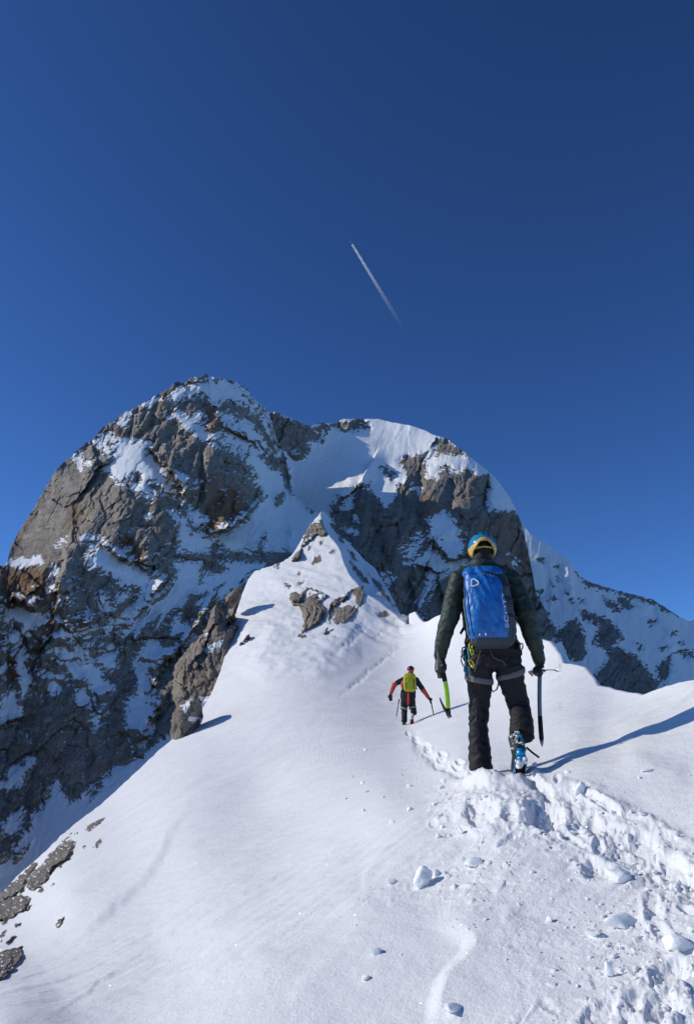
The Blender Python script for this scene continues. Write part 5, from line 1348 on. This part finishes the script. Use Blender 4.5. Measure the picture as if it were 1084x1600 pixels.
def build_pack():
    c0 = K(770, 1013, -0.16)
    H = (K(754, 886, -0.16) - c0)
    prof = [(0.0, 0.095, 0.05, -0.02), (0.03, 0.145, 0.085, 0.0), (0.12, 0.168, 0.108, 0.012), (0.30, 0.168, 0.122, 0.02), (0.46, 0.156, 0.115, 0.012), (H.z - 0.05, 0.143, 0.092, -0.005), (H.z - 0.012, 0.125, 0.072, -0.018), (H.z, 0.09, 0.045, -0.025)]
    prof = [(z, a, b, s) for z, a, b, s in prof]
    lean = H.x / H.z
    p0 = pack_surface(c0, prof)
    pt = lambda t, th, out=0.0: (lambda v: Vector((v.x + lean * (v.z - c0.z), v.y, v.z)))(p0(t, th, out))
    t = thing('backpack', c0, 'blue and slate grey climbing backpack on the back of the person in the green jacket', 'backpack')
    bm = bmesh.new()
    rows = [[bm.verts.new(pt(j / 48, 2 * math.pi * i / 56)) for i in range(56)] for j in range(49)]
    for a, b in zip(rows, rows[1:]):
        for i in range(56):
            bm.faces.new((a[i], a[(i + 1) % 56], b[(i + 1) % 56], b[i]))
    bm.faces.new(list(reversed(rows[0]))); bm.faces.new(rows[-1])
    bm_obj('bag', bm, M['packgrey'], t)
    rad = math.radians
    bm = bmesh.new(); shell(bm, pt, 0.10, 0.885, rad(192), rad(304), 0.007, 44, 40)
    fp = bm_obj('front_panel', bm, M['packblue'], t)
    bm = bmesh.new(); shell(bm, pt, 0.875, 0.995, rad(186), rad(318), 0.011, 12, 34)
    lid = bm_obj('lid', bm, M['packblue'], t)
    bm = bmesh.new(); shell(bm, pt, 0.08, 0.60, rad(168), rad(196), 0.006, 18, 8)
    bm_obj('side_pocket', bm, M['meshgrey'], t)
    bm = bmesh.new(); shell(bm, pt, 0.08, 0.60, rad(322), rad(372), 0.006, 18, 8)
    bm_obj('side_pocket', bm, M['packgrey'], t)
    # seams and zip
    def strip(t0, t1, th0, th1, w, out, mat, name, par, n=14):
        bm = bmesh.new()
        tube(bm, [pt(t0 + (t1 - t0) * k / n, th0 + (th1 - th0) * k / n, out) for k in range(n + 1)], [(w, 0.003)] * (n + 1), 6, Vector((0, 1, 0)))
        return bm_obj(name, bm, mat, par)
    strip(0.90, 0.83, rad(262), rad(306), 0.006, 0.012, M['strap'], 'zip', lid)
    strip(0.66, 0.12, rad(214), rad(222), 0.004, 0.009, M['strap'], 'seam', fp)
    strip(0.14, 0.86, rad(199), rad(200), 0.0045, 0.009, M['strap'], 'seam', fp)
    for tt in (0.36, 0.58, 0.74):
        strip(tt, tt - 0.03, rad(306), rad(378), 0.007, 0.010, M['strap'], 'compression_strap', t)
        o = strip(tt - 0.012, tt - 0.02, rad(340), rad(350), 0.011, 0.015, M['rubber'], 'buckle', t, 3)
    for th in (236, 250):
        bm = bmesh.new(); ball(bm, pt(0.13, rad(th), 0.010), (0.005, 0.004, 0.011), 2)
        bm_obj('reflective_dot', bm, M['print'], fp)
    # tool loops on the lid
    for th, tt in ((258, 0.86), (281, 0.84)):
        bm = bmesh.new()
        c = pt(tt, rad(th), 0.014)
        tube(bm, [c + Vector((-0.012, 0, 0.012)), c + Vector((-0.006, -0.008, -0.01)), c + Vector((0.008, -0.008, -0.012)), c + Vector((0.014, 0, 0.008))], [0.0035] * 4, 6, Vector((0, 1, 0)))
        bm_obj('tool_loop', bm, M['webgrey'], lid)
    # haul strap and shoulder straps
    bm = bmesh.new()
    a = pt(0.995, rad(255), 0.0); b = pt(0.995, rad(290), 0.0)
    tube(bm, [a, a + Vector((0.01, 0, 0.022)), b + Vector((-0.01, 0, 0.022)), b], [(0.004, 0.009)] * 4, 6, Vector((0, 1, 0)))
    bm_obj('haul_loop', bm, M['strap'], t)
    for sx, (ax, ay), (bx, by), (cx, cy) in ((-1, (735, 893), (722, 897), (715, 925)), (1, (776, 893), (790, 896), (802, 925))):
        bm = bmesh.new()
        tube(bm, [K(ax, ay, -0.06), K(bx, by - 9, 0.03), K(cx - sx * 6, by, 0.12), K(cx - sx * 12, cy + 20, 0.145), K(cx - sx * 10, cy + 55, 0.10), K(cx - sx * 4, cy + 65, -0.02)], [(0.026, 0.007), (0.030, 0.009), (0.030, 0.009), (0.028, 0.008), (0.012, 0.004), (0.010, 0.004)], 10, Vector((0, 1, 0.3)))
        bm_obj('shoulder_strap', bm, M['strap'], t)
    bm = bmesh.new()
    tube(bm, [pt(0.12, rad(352), 0.0), K(811, 1006, 0.0), K(806, 1008, 0.12), K(769, 1010, 0.17), K(731, 1008, 0.12), K(726, 1004, 0.0), pt(0.12, rad(188), 0.0)], [(0.006, 0.016)] * 7, 8, Vector((0, 0, 1)))
    bm_obj('hip_belt', bm, M['strap'], t)
    # print: a notched ring emblem and the lettering that runs up the right edge
    def on_panel(u, v):
        """u to the right, v upwards, in metres from the panel's lower left"""
        return pt(v, rad(192) + u * rad(112), 0.0105)
    bm = bmesh.new()
    cu, cv = 0.40, 0.75
    ring = []
    for k in range(25):
        th = 2 * math.pi * k / 24
        r = 1.0 + 0.14 * math.cos(3 * th + 0.6)
        ring.append((cu + 0.075 * r * math.cos(th), cv + 0.044 * r * math.sin(th)))
    tube(bm, [on_panel(u, v) for u, v in ring], [(0.0055, 0.002)] * 25, 6, Vector((0, 1, 0)), cap=False)
    tube(bm, [on_panel(cu - 0.10, cv + 0.035), on_panel(cu - 0.16, cv - 0.01), on_panel(cu - 0.10, cv - 0.045)], [(0.002, 0.002), (0.006, 0.002), (0.004, 0.002)], 6, Vector((0, 1, 0)))
    bm_obj('emblem', bm, M['print'], fp)
    cu_t = bpy.data.curves.new('lettering', 'FONT')
    cu_t.body = 'SCOTT'
    cu_t.size = 1.0
    tmp = bpy.data.objects.new('lettering', cu_t); COL.objects.link(tmp)
    dg = bpy.context.evaluated_depsgraph_get(); dg.update()
    me = bpy.data.meshes.new_from_object(tmp.evaluated_get(dg))
    bpy.data.objects.remove(tmp)
    b2 = bmesh.new(); b2.from_mesh(me)
    bmesh.ops.triangulate(b2, faces=b2.faces)
    bmesh.ops.subdivide_edges(b2, edges=b2.edges, cuts=1)
    wid = max(v.co.x for v in b2.verts)
    for v in b2.verts:                       # reads upwards along the right hand edge of the panel
        v.co = pt(0.20 + 0.43 * v.co.x / wid, rad(303) - rad(11) * v.co.y, 0.0115)
    bm_obj('lettering', b2, M['print'], fp, smooth=False)
build_pack()

# ------------------------------------------------------------------ ice axes of the near climber
def blade(bm, pts, hint, thick):
    tube(bm, pts, [(thick, w) for w in np.linspace(0.014, 0.005, len(pts))], 6, hint, sq=5)

def build_axes():
    a, b = K(690, 1044, 0.04), K(700, 1114, 0.11)
    t = thing('ice_axe', b, 'lime green ice axe held upside down in the left glove, its head hanging lowest', 'ice axe')
    n = 10
    d = (b - a)
    sv = d.normalized().cross(Vector((0, 1, 0))).normalized()
    path = [lerp(a, b, k / n) + sv * 0.012 * math.sin(math.pi * k / n) for k in range(n + 1)]
    bm = bmesh.new(); tube(bm, path, [(0.0125, 0.017)] * (n + 1), 12, sv)
    bm_obj('shaft', bm, M['lime'], t)
    bm = bmesh.new(); tube(bm, [a - d.normalized() * 0.05, a, path[2], path[3]], [(0.015, 0.019), (0.016, 0.020), (0.015, 0.019), (0.0135, 0.018)], 12, sv)
    bm_obj('grip', bm, M['rubber'], t)
    bm = bmesh.new(); tube(bm, [path[-1] - d.normalized() * 0.035, path[-1], path[-1] + d.normalized() * 0.022], [(0.015, 0.019), (0.017, 0.020), (0.014, 0.016)], 10, sv)
    hd = bm_obj('head', bm, M['darksteel'], t)
    bm = bmesh.new()
    blade(bm, [K(698.5, 1113, 0.105), K(694, 1107, 0.08), K(690, 1099, 0.06), K(686.5, 1090, 0.05)], sv, 0.0035)
    pk = bm_obj('pick', bm, M['darksteel'], hd)
    for k in range(5):
        bm = bmesh.new()
        q = lerp(K(694, 1107, 0.08), K(687.5, 1093, 0.05), k / 5)
        tube(bm, [q, q + Vector((0.010, 0.0, -0.004))], [0.004, 0.001], 5)
        bm_obj('tooth', bm, M['darksteel'], pk)
    bm = bmesh.new()
    tube(bm, [K(699, 1112, 0.11), K(701, 1117, 0.115), K(702.5, 1121, 0.12)], [(0.010, 0.013), (0.012, 0.015), (0.014, 0.017)], 8, sv, sq=4)
    bm_obj('hammer', bm, M['steel'], hd)

    top, bot = K(843, 1049, 0.05), K(846.5, 1167, 0.02)
    t = thing('ice_axe', bot, 'straight grey ice axe hanging from the right glove with its spike down', 'ice axe')
    n = 10
    path = [lerp(top, bot, k / n) + Vector((-0.010 * math.sin(math.pi * k / n), 0, 0)) for k in range(n + 1)]
    bm = bmesh.new(); tube(bm, path[:-1], [(0.0115, 0.016)] * n, 12, Vector((1, 0, 0)))
    bm_obj('shaft', bm, M['alu'], t)
    bm = bmesh.new(); tube(bm, [path[6], path[7], path[8], path[9]], [(0.013, 0.0175)] * 4, 12, Vector((1, 0, 0)))
    bm_obj('grip', bm, M['rubber'], t)
    bm = bmesh.new(); tube(bm, [path[-2], lerp(path[-2], path[-1], 0.5), path[-1]], [(0.012, 0.016), (0.009, 0.012), (0.002, 0.002)], 10, Vector((1, 0, 0)))
    bm_obj('spike', bm, M['steel'], t)
    bm = bmesh.new(); tube(bm, [top - AX_R * 0.06, top, top + AX_R * 0.05], [(0.012, 0.014), (0.016, 0.018), (0.012, 0.013)], 10)
    hd = bm_obj('head', bm, M['steel'], t)
    bm = bmesh.new()
    blade(bm, [top + AX_R * 0.045, top + AX_R * 0.09 + Vector((0.004, 0, 0.004)), top + AX_R * 0.14 + Vector((0.012, 0, -0.002)), top + AX_R * 0.18 + Vector((0.02, 0, -0.016))], Vector((1, 0, 0)), 0.003)
    bm_obj('pick', bm, M['steel'], hd)
    bm = bmesh.new()
    tube(bm, [top - AX_R * 0.05, top - AX_R * 0.09, top - AX_R * 0.12 - Vector((0, 0, 0.012))], [(0.008, 0.010), (0.018, 0.005), (0.026, 0.003)], 8)
    bm_obj('adze', bm, M['steel'], hd)
build_axes()

# ------------------------------------------------------------------ the leading climber, farther up
def build_leader():
    YL = float(ground(636, 1133).y)
    g = ground(636, 1133)
    k = lambda px, py, dy=0.0: at(px, py, YL + dy)
    u = YL / F * 0.97
    p = thing('person', k(636, 1131), 'distant person in red and black jacket with arms spread, climbing ahead', 'person')
    head = k(641.5, 1048, 0.05)
    sl, el, wl = k(631.5, 1061), k(616, 1069.5, -0.05), k(610.3, 1084, 0.1)
    sr, er, wr = k(650, 1062), k(661, 1078.5, -0.05), k(669.5, 1090.5, 0.1)
    hl, kl, al = k(632, 1094), k(631.3, 1109, 0.2), k(631, 1127, 0.15)
    hr, kr, ar = k(642, 1094), k(645.5, 1108, 0.15), k(643, 1122, -0.15)
    s = 1.0
    bm = bmesh.new()
    make_head(bm, head)
    tube(bm, [head + Vector((0, 0, -0.06)), k(640.5, 1056), k(640, 1064), k(638, 1082), k(637, 1092)], [0.06, 0.085, (0.15, 0.09), (0.13, 0.09), (0.15, 0.1)], 12)
    for a, b, c in ((sl, el, wl), (sr, er, wr)):
        tube(bm, [lerp(k(640, 1062), a, 0.6), a, b, c], [0.06, 0.055, 0.045, 0.03], 10)
    for a, b, c in ((hl, kl, al), (hr, kr, ar)):
        tube(bm, [a, b, c], [0.08, 0.055, 0.04], 10)
    fused_part('body', bm, M['skin'], p, 0.02, 2)
    bm = bmesh.new()
    ball(bm, head + Vector((0, -0.03, -0.02)), (0.082, 0.075, 0.10), 2)
    tube(bm, [head + Vector((0, -0.02, -0.05)), k(640.5, 1055.5)], [0.075, 0.10], 12)
    fused_part('red_hood', bm, M['jred'], p, 0.016, 2)
    bm = bmesh.new()
    bmesh.ops.create_uvsphere(bm, u_segments=24, v_segments=14, radius=1.0, matrix=Matrix.Translation(head + Vector((0, 0, 0.02))) @ Matrix.Diagonal((0.105, 0.13, 0.115, 1)))
    bmesh.ops.delete(bm, geom=[v for v in bm.verts if v.co.z < head.z + 0.0], context='VERTS')
    o = bm_obj('helmet', bm, M['darkhelm'], p)
    o.modifiers.new('thickness', 'SOLIDIFY').thickness = 0.012
    bm = bmesh.new()
    tube(bm, [k(640.5, 1055), k(640.3, 1059), k(640, 1064), k(639, 1074), k(638, 1083)], [(7 * u, 0.09), (11 * u, 0.11), (11.5 * u, 0.12), (10.5 * u, 0.12), (11.5 * u, 0.13)], 16)
    tube(bm, [k(635, 1060), sl, lerp(sl, el, 0.6), lerp(sl, el, 0.85)], [4.6 * u, 4.6 * u, 4.1 * u, 4.0 * u], 12)
    tube(bm, [k(646, 1060), sr, lerp(sr, er, 0.6), lerp(sr, er, 0.95)], [4.6 * u, 4.6 * u, 4.1 * u, 4.0 * u], 12)
    fused_part('jacket', bm, M['jblack'], p, 0.016, 3, 0.010, 9, 1.5)
    for a, b, c in ((lerp(sl, el, 0.8), el, wl), (lerp(sr, er, 0.9), er, wr)):
        bm = bmesh.new()
        tube(bm, [a, b, lerp(b, c, 0.55), c], [4.0 * u, 4.0 * u, 3.3 * u, 2.7 * u], 12)
        fused_part('sleeve', bm, M['jred'], p, 0.014, 2, 0.008, 12, 2.0)
    bm = bmesh.new()
    tube(bm, [k(629.5, 1064, -0.06), k(628.8, 1070, -0.06), k(629.5, 1077, -0.05)], [(0.05, 0.10), (0.06, 0.11), (0.04, 0.10)], 10)
    fused_part('side_panel', bm, M['jred'], p, 0.016, 2)
    bm = bmesh.new()
    tube(bm, [k(637.5, 1079, 0.02), k(637, 1088, 0.02), k(637, 1098, 0.02)], [(11.5 * u, 0.13), (12.5 * u, 0.145), (10 * u, 0.12)], 16)
    tube(bm, [k(632, 1092, 0.02), k(631.5, 1100, 0.1), kl, k(631.5, 1118, 0.15), k(631, 1128, 0.12)], [6.3 * u, 6.0 * u, 4.9 * u, 4.5 * u, 4.9 * u], 12)
    tube(bm, [k(642, 1092, 0.02), k(643.5, 1100, 0.08), kr, k(646, 1114, -0.05)], [6.3 * u, 6.0 * u, 4.9 * u, 4.9 * u], 12)
    fused_part('trousers', bm, M['navy'], p, 0.018, 3, 0.010, 8, 4.0)
    for a, b in (((626.5, 1105.5), (635.5, 1108)), ((640, 1106), (649.5, 1104))):
        bm = bmesh.new()
        q0, q1 = k(*a), k(*b)
        c = (q0 + q1) / 2 + Vector((0, 0.1, 0)); hw = (q1 - q0).length / 2 + 0.012
        tube(bm, [c + Vector((hw * math.cos(t), 0.125 * math.sin(t), (q1.z - q0.z) * 0.5 * math.cos(t))) for t in np.linspace(0, 2 * math.pi, 21)], [(0.008, 0.03)] * 21, 8, Vector((0, 0, 1)), cap=False)
        bm_obj('leg_loop', bm, M['sage'], p)
    bm = bmesh.new()
    tube(bm, [k(638, 1081, -0.16), k(637.8, 1090, -0.17), k(637.5, 1096, -0.16), k(637.2, 1102, -0.12)], [(0.022, 0.012), (0.028, 0.012), (0.03, 0.012), (0.02, 0.012)], 8, Vector((0, 1, 0)))
    bm_obj('red_sling', bm, M['red'], p)
    for ank, up, toe, sn in ((al, Vector((0, 0, 1)), Vector((0, 1, 0)), False), (ar, Vector((0, 0.5, 0.86)), Vector((0, 0.86, -0.5)), True)):
        bm = bmesh.new()
        tube(bm, [ank + up * 0.10, ank, ank - up * 0.05], [0.062, 0.056, 0.06], 12, toe)
        tube(bm, [ank - toe * 0.08 - up * 0.06, ank - up * 0.045, ank + toe * 0.12 - up * 0.07, ank + toe * 0.21 - up * 0.08], [(0.04, 0.045), (0.045, 0.055), (0.05, 0.04), (0.03, 0.025)], 12, up)
        b = fused_part('boot', bm, M['boot'], p, 0.014, 2)
        bm = bmesh.new()
        for sx in (-1, 1):
            tube(bm, [ank - toe * 0.08 - up * 0.115 + Vector((sx * 0.03, 0, 0)), ank - up * 0.115 + Vector((sx * 0.045, 0, 0)), ank + toe * 0.2 - up * 0.115 + Vector((sx * 0.03, 0, 0))], [(0.005, 0.015)] * 3, 6, up)
            for fx in (-0.06, 0.03, 0.15):
                q = ank + toe * fx - up * 0.115 + Vector((sx * 0.04, 0, 0))
                tube(bm, [q, q - up * 0.045], [0.009, 0.001], 5)
        bm_obj('crampon', bm, M['red'] if sn else M['darksteel'], b)
        if sn:
            bm = bmesh.new()
            for i in range(8):
                lump_bm(bm, ank - toe * random.uniform(0.03, 0.09) + up * random.uniform(-0.11, 0.10) + Vector((random.uniform(-0.05, 0.05), 0, 0)), random.uniform(0.025, 0.045), 470 + i, 0.8, 4, 2)
            tag(bm_obj('stuck_snow', bm, CHUNK, b), kind='stuff')
    bm = bmesh.new(); open_hand(bm, wl, Vector((-0.05, 0.1, -1)), Vector((1, 0.3, 0)), 1.25)
    fused_part('glove', bm, M['glove'], p, 0.009, 1)
    tip = k(678.5, 1123.5, -0.1); hand = k(673, 1096, 0.1)
    bm = bmesh.new(); grip_hand(bm, wr, (tip - hand), hand, Vector((0.2, -1, 0.2)), 1.25)
    fused_part('glove', bm, M['glove'], p, 0.009, 1)

    # pack
    c0 = k(640, 1081, -0.17)
    Hh = (k(640.5, 1052, -0.17) - c0).z
    prof = [(0.0, 0.09, 0.06, -0.02), (0.05, 0.15, 0.10, 0.0), (Hh * 0.45, 0.165, 0.115, 0.0), (Hh * 0.8, 0.155, 0.10, 0.0), (Hh * 0.95, 0.12, 0.07, -0.01), (Hh, 0.07, 0.03, -0.02)]
    pt = pack_surface(c0, prof, sq=2.8)
    t = thing('backpack', c0, 'yellow green backpack on the distant person in the red and black jacket', 'backpack')
    bm = bmesh.new()
    rows = [[bm.verts.new(pt(j / 24, 2 * math.pi * i / 32)) for i in range(32)] for j in range(25)]
    for a, b in zip(rows, rows[1:]):
        for i in range(32):
            bm.faces.new((a[i], a[(i + 1) % 32], b[(i + 1) % 32], b[i]))
    bm.faces.new(list(reversed(rows[0]))); bm.faces.new(rows[-1])
    bm_obj('bag', bm, M['packlime'], t)
    bm = bmesh.new(); shell(bm, pt, 0.70, 0.985, math.radians(184), math.radians(356), 0.014, 10, 24)
    bm_obj('lid', bm, M['packlime'], t)
    for th in (232, 305):
        bm = bmesh.new(); tube(bm, [pt(x, math.radians(th), 0.006) for x in np.linspace(0.12, 0.9, 10)], [(0.010, 0.004)] * 10, 6, Vector((0, 1, 0)))
        bm_obj('strap', bm, M['strap'], t)
    for sx in (-1, 1):
        bm = bmesh.new()
        tube(bm, [k(640 + sx * 5, 1057, -0.08), k(640 + sx * 7, 1056.5, 0.05), k(640 + sx * 7, 1062, 0.15), k(640 + sx * 9, 1074, 0.12), k(640 + sx * 9.5, 1077, -0.04)], [(0.03, 0.01)] * 5, 8, Vector((0, 1, 0.3)))
        bm_obj('shoulder_strap', bm, M['strap'], t)

    def thin_axe(a, b, lab, head_up):
        t = thing('ice_axe', b, lab, 'ice axe')
        bm = bmesh.new(); tube(bm, [a, lerp(a, b, 0.5), b], [0.017, 0.016, 0.014], 8)
        bm_obj('shaft', bm, M['alu'], t)
        bm = bmesh.new(); tube(bm, [b, b + (b - a).normalized() * 0.06], [0.013, 0.002], 8)
        bm_obj('spike', bm, M['steel'], t)
        bm = bmesh.new(); tube(bm, [a + Vector((-0.04, -0.10, -0.01)), a, a + Vector((0.03, 0.12, -0.02))], [(0.004, 0.008), (0.012, 0.018), (0.004, 0.02)], 8)
        bm_obj('head', bm, M['steel'], t)
    thin_axe(hand, tip, 'thin ice axe planted from the right hand of the distant person', True)
    thin_axe(k(623.3, 1093, -0.1), k(619.3, 1118, -0.1), 'thin ice axe dangling at the left hip of the distant person', True)
build_leader()

# ------------------------------------------------------------------ airliner and its contrail
def build_contrail():
    alt = 7100.0
    def onlevel(px, py):
        a, b = ray(px, py)
        Y = alt / float(b)
        return Vector((float(a) * Y, Y, alt))
    A, B = onlevel(547.5, 377.5), onlevel(634, 521)
    d = (B - A).normalized(); s = d.cross(Vector((0, 0, 1))).normalized()
    L = (B - A).length
    t = thing('airliner', A, 'tiny airliner at the upper tip of the contrail', 'airplane')
    white = simple_mat('white aircraft paint', (0.75, 0.77, 0.8), 0.4)
    bm = bmesh.new(); tube(bm, [A - d * 20, A - d * 16, A + d * 12, A + d * 22], [0.6, 2.2, 2.2, 0.5], 12)
    bm_obj('fuselage', bm, white, t)
    for sx in (-1, 1):
        bm = bmesh.new(); tube(bm, [A - d * 2, A + d * 8 + s * sx * 19], [(3.2, 0.5), (0.9, 0.2)], 8, Vector((0, 0, 1)))
        bm_obj('wing', bm, white, t)
        bm = bmesh.new(); tube(bm, [A + d * 18, A + d * 22 + s * sx * 7], [(1.6, 0.25), (0.6, 0.15)], 8, Vector((0, 0, 1)))
        bm_obj('tailplane', bm, white, t)
        bm = bmesh.new(); tube(bm, [A + d * -2 + s * sx * 6.5 - Vector((0, 0, 1.5)), A + d * 3 + s * sx * 6.5 - Vector((0, 0, 1.5))], [1.2, 0.9], 8)
        bm_obj('engine', bm, white, t)
    bm = bmesh.new(); tube(bm, [A + d * 17, A + d * 22 + Vector((0, 0, 7))], [(2.0, 0.25), (1.0, 0.15)], 8, s)
    bm_obj('tail_fin', bm, white, t)
    m, nt, b = new_mat('ice crystal trail')
    tc = N(nt, 'ShaderNodeTexCoord')
    at_ = N(nt, 'ShaderNodeAttribute', attribute_name='thin')
    ns = noise(nt, 0.02, 4, 0.6, tc.outputs['Object'])
    al = math_node(nt, 'MULTIPLY', at_.outputs['Fac'], math_node(nt, 'ADD', 0.6, math_node(nt, 'MULTIPLY', ns.outputs[0], 0.6)), clamp=True)
    df = N(nt, 'ShaderNodeBsdfDiffuse'); df.inputs['Color'].default_value = (0.9, 0.9, 0.9, 1)
    tl = N(nt, 'ShaderNodeBsdfTranslucent'); tl.inputs['Color'].default_value = (0.9, 0.9, 0.9, 1)
    mx = N(nt, 'ShaderNodeMixShader'); mx.inputs[0].default_value = 0.5
    nt.links.new(df.outputs[0], mx.inputs[1]); nt.links.new(tl.outputs[0], mx.inputs[2])
    tr = N(nt, 'ShaderNodeBsdfTransparent')
    ms = N(nt, 'ShaderNodeMixShader')
    nt.links.new(al, ms.inputs[0]); nt.links.new(tr.outputs[0], ms.inputs[1]); nt.links.new(mx.outputs[0], ms.inputs[2])
    nt.links.new(ms.outputs[0], nt.nodes['Material Output'].inputs['Surface'])
    t = thing('contrail', A + d * 60, 'white double contrail slanting across the deep blue sky', 'contrail')
    for sx in (-1, 1):
        bm = bmesh.new(); n = 60; pts = []; rr = []
        for i in range(n + 1):
            x = i / n
            pts.append(A + d * (70 + (L - 70) * x) + s * sx * (5 + 11 * min(1, x * 1.6)) + Vector((0, 0, 3 * math.sin(i * 1.7 + sx))))
            rr.append(8.5 + 5.0 * x + 0.8 * math.sin(i * 2.3 + sx * 2))
        tube(bm, pts, rr, 10)
        o = bm_obj('trail', bm, m, t)
        th = []
        for v in o.data.vertices:
            x = max(0.0, (v.co - A).dot(d) / L)
            th.append(0.60 * max(0.0, 1 - x) ** 1.9)
        attr(o.data, 'thin', np.array(th))
build_contrail()
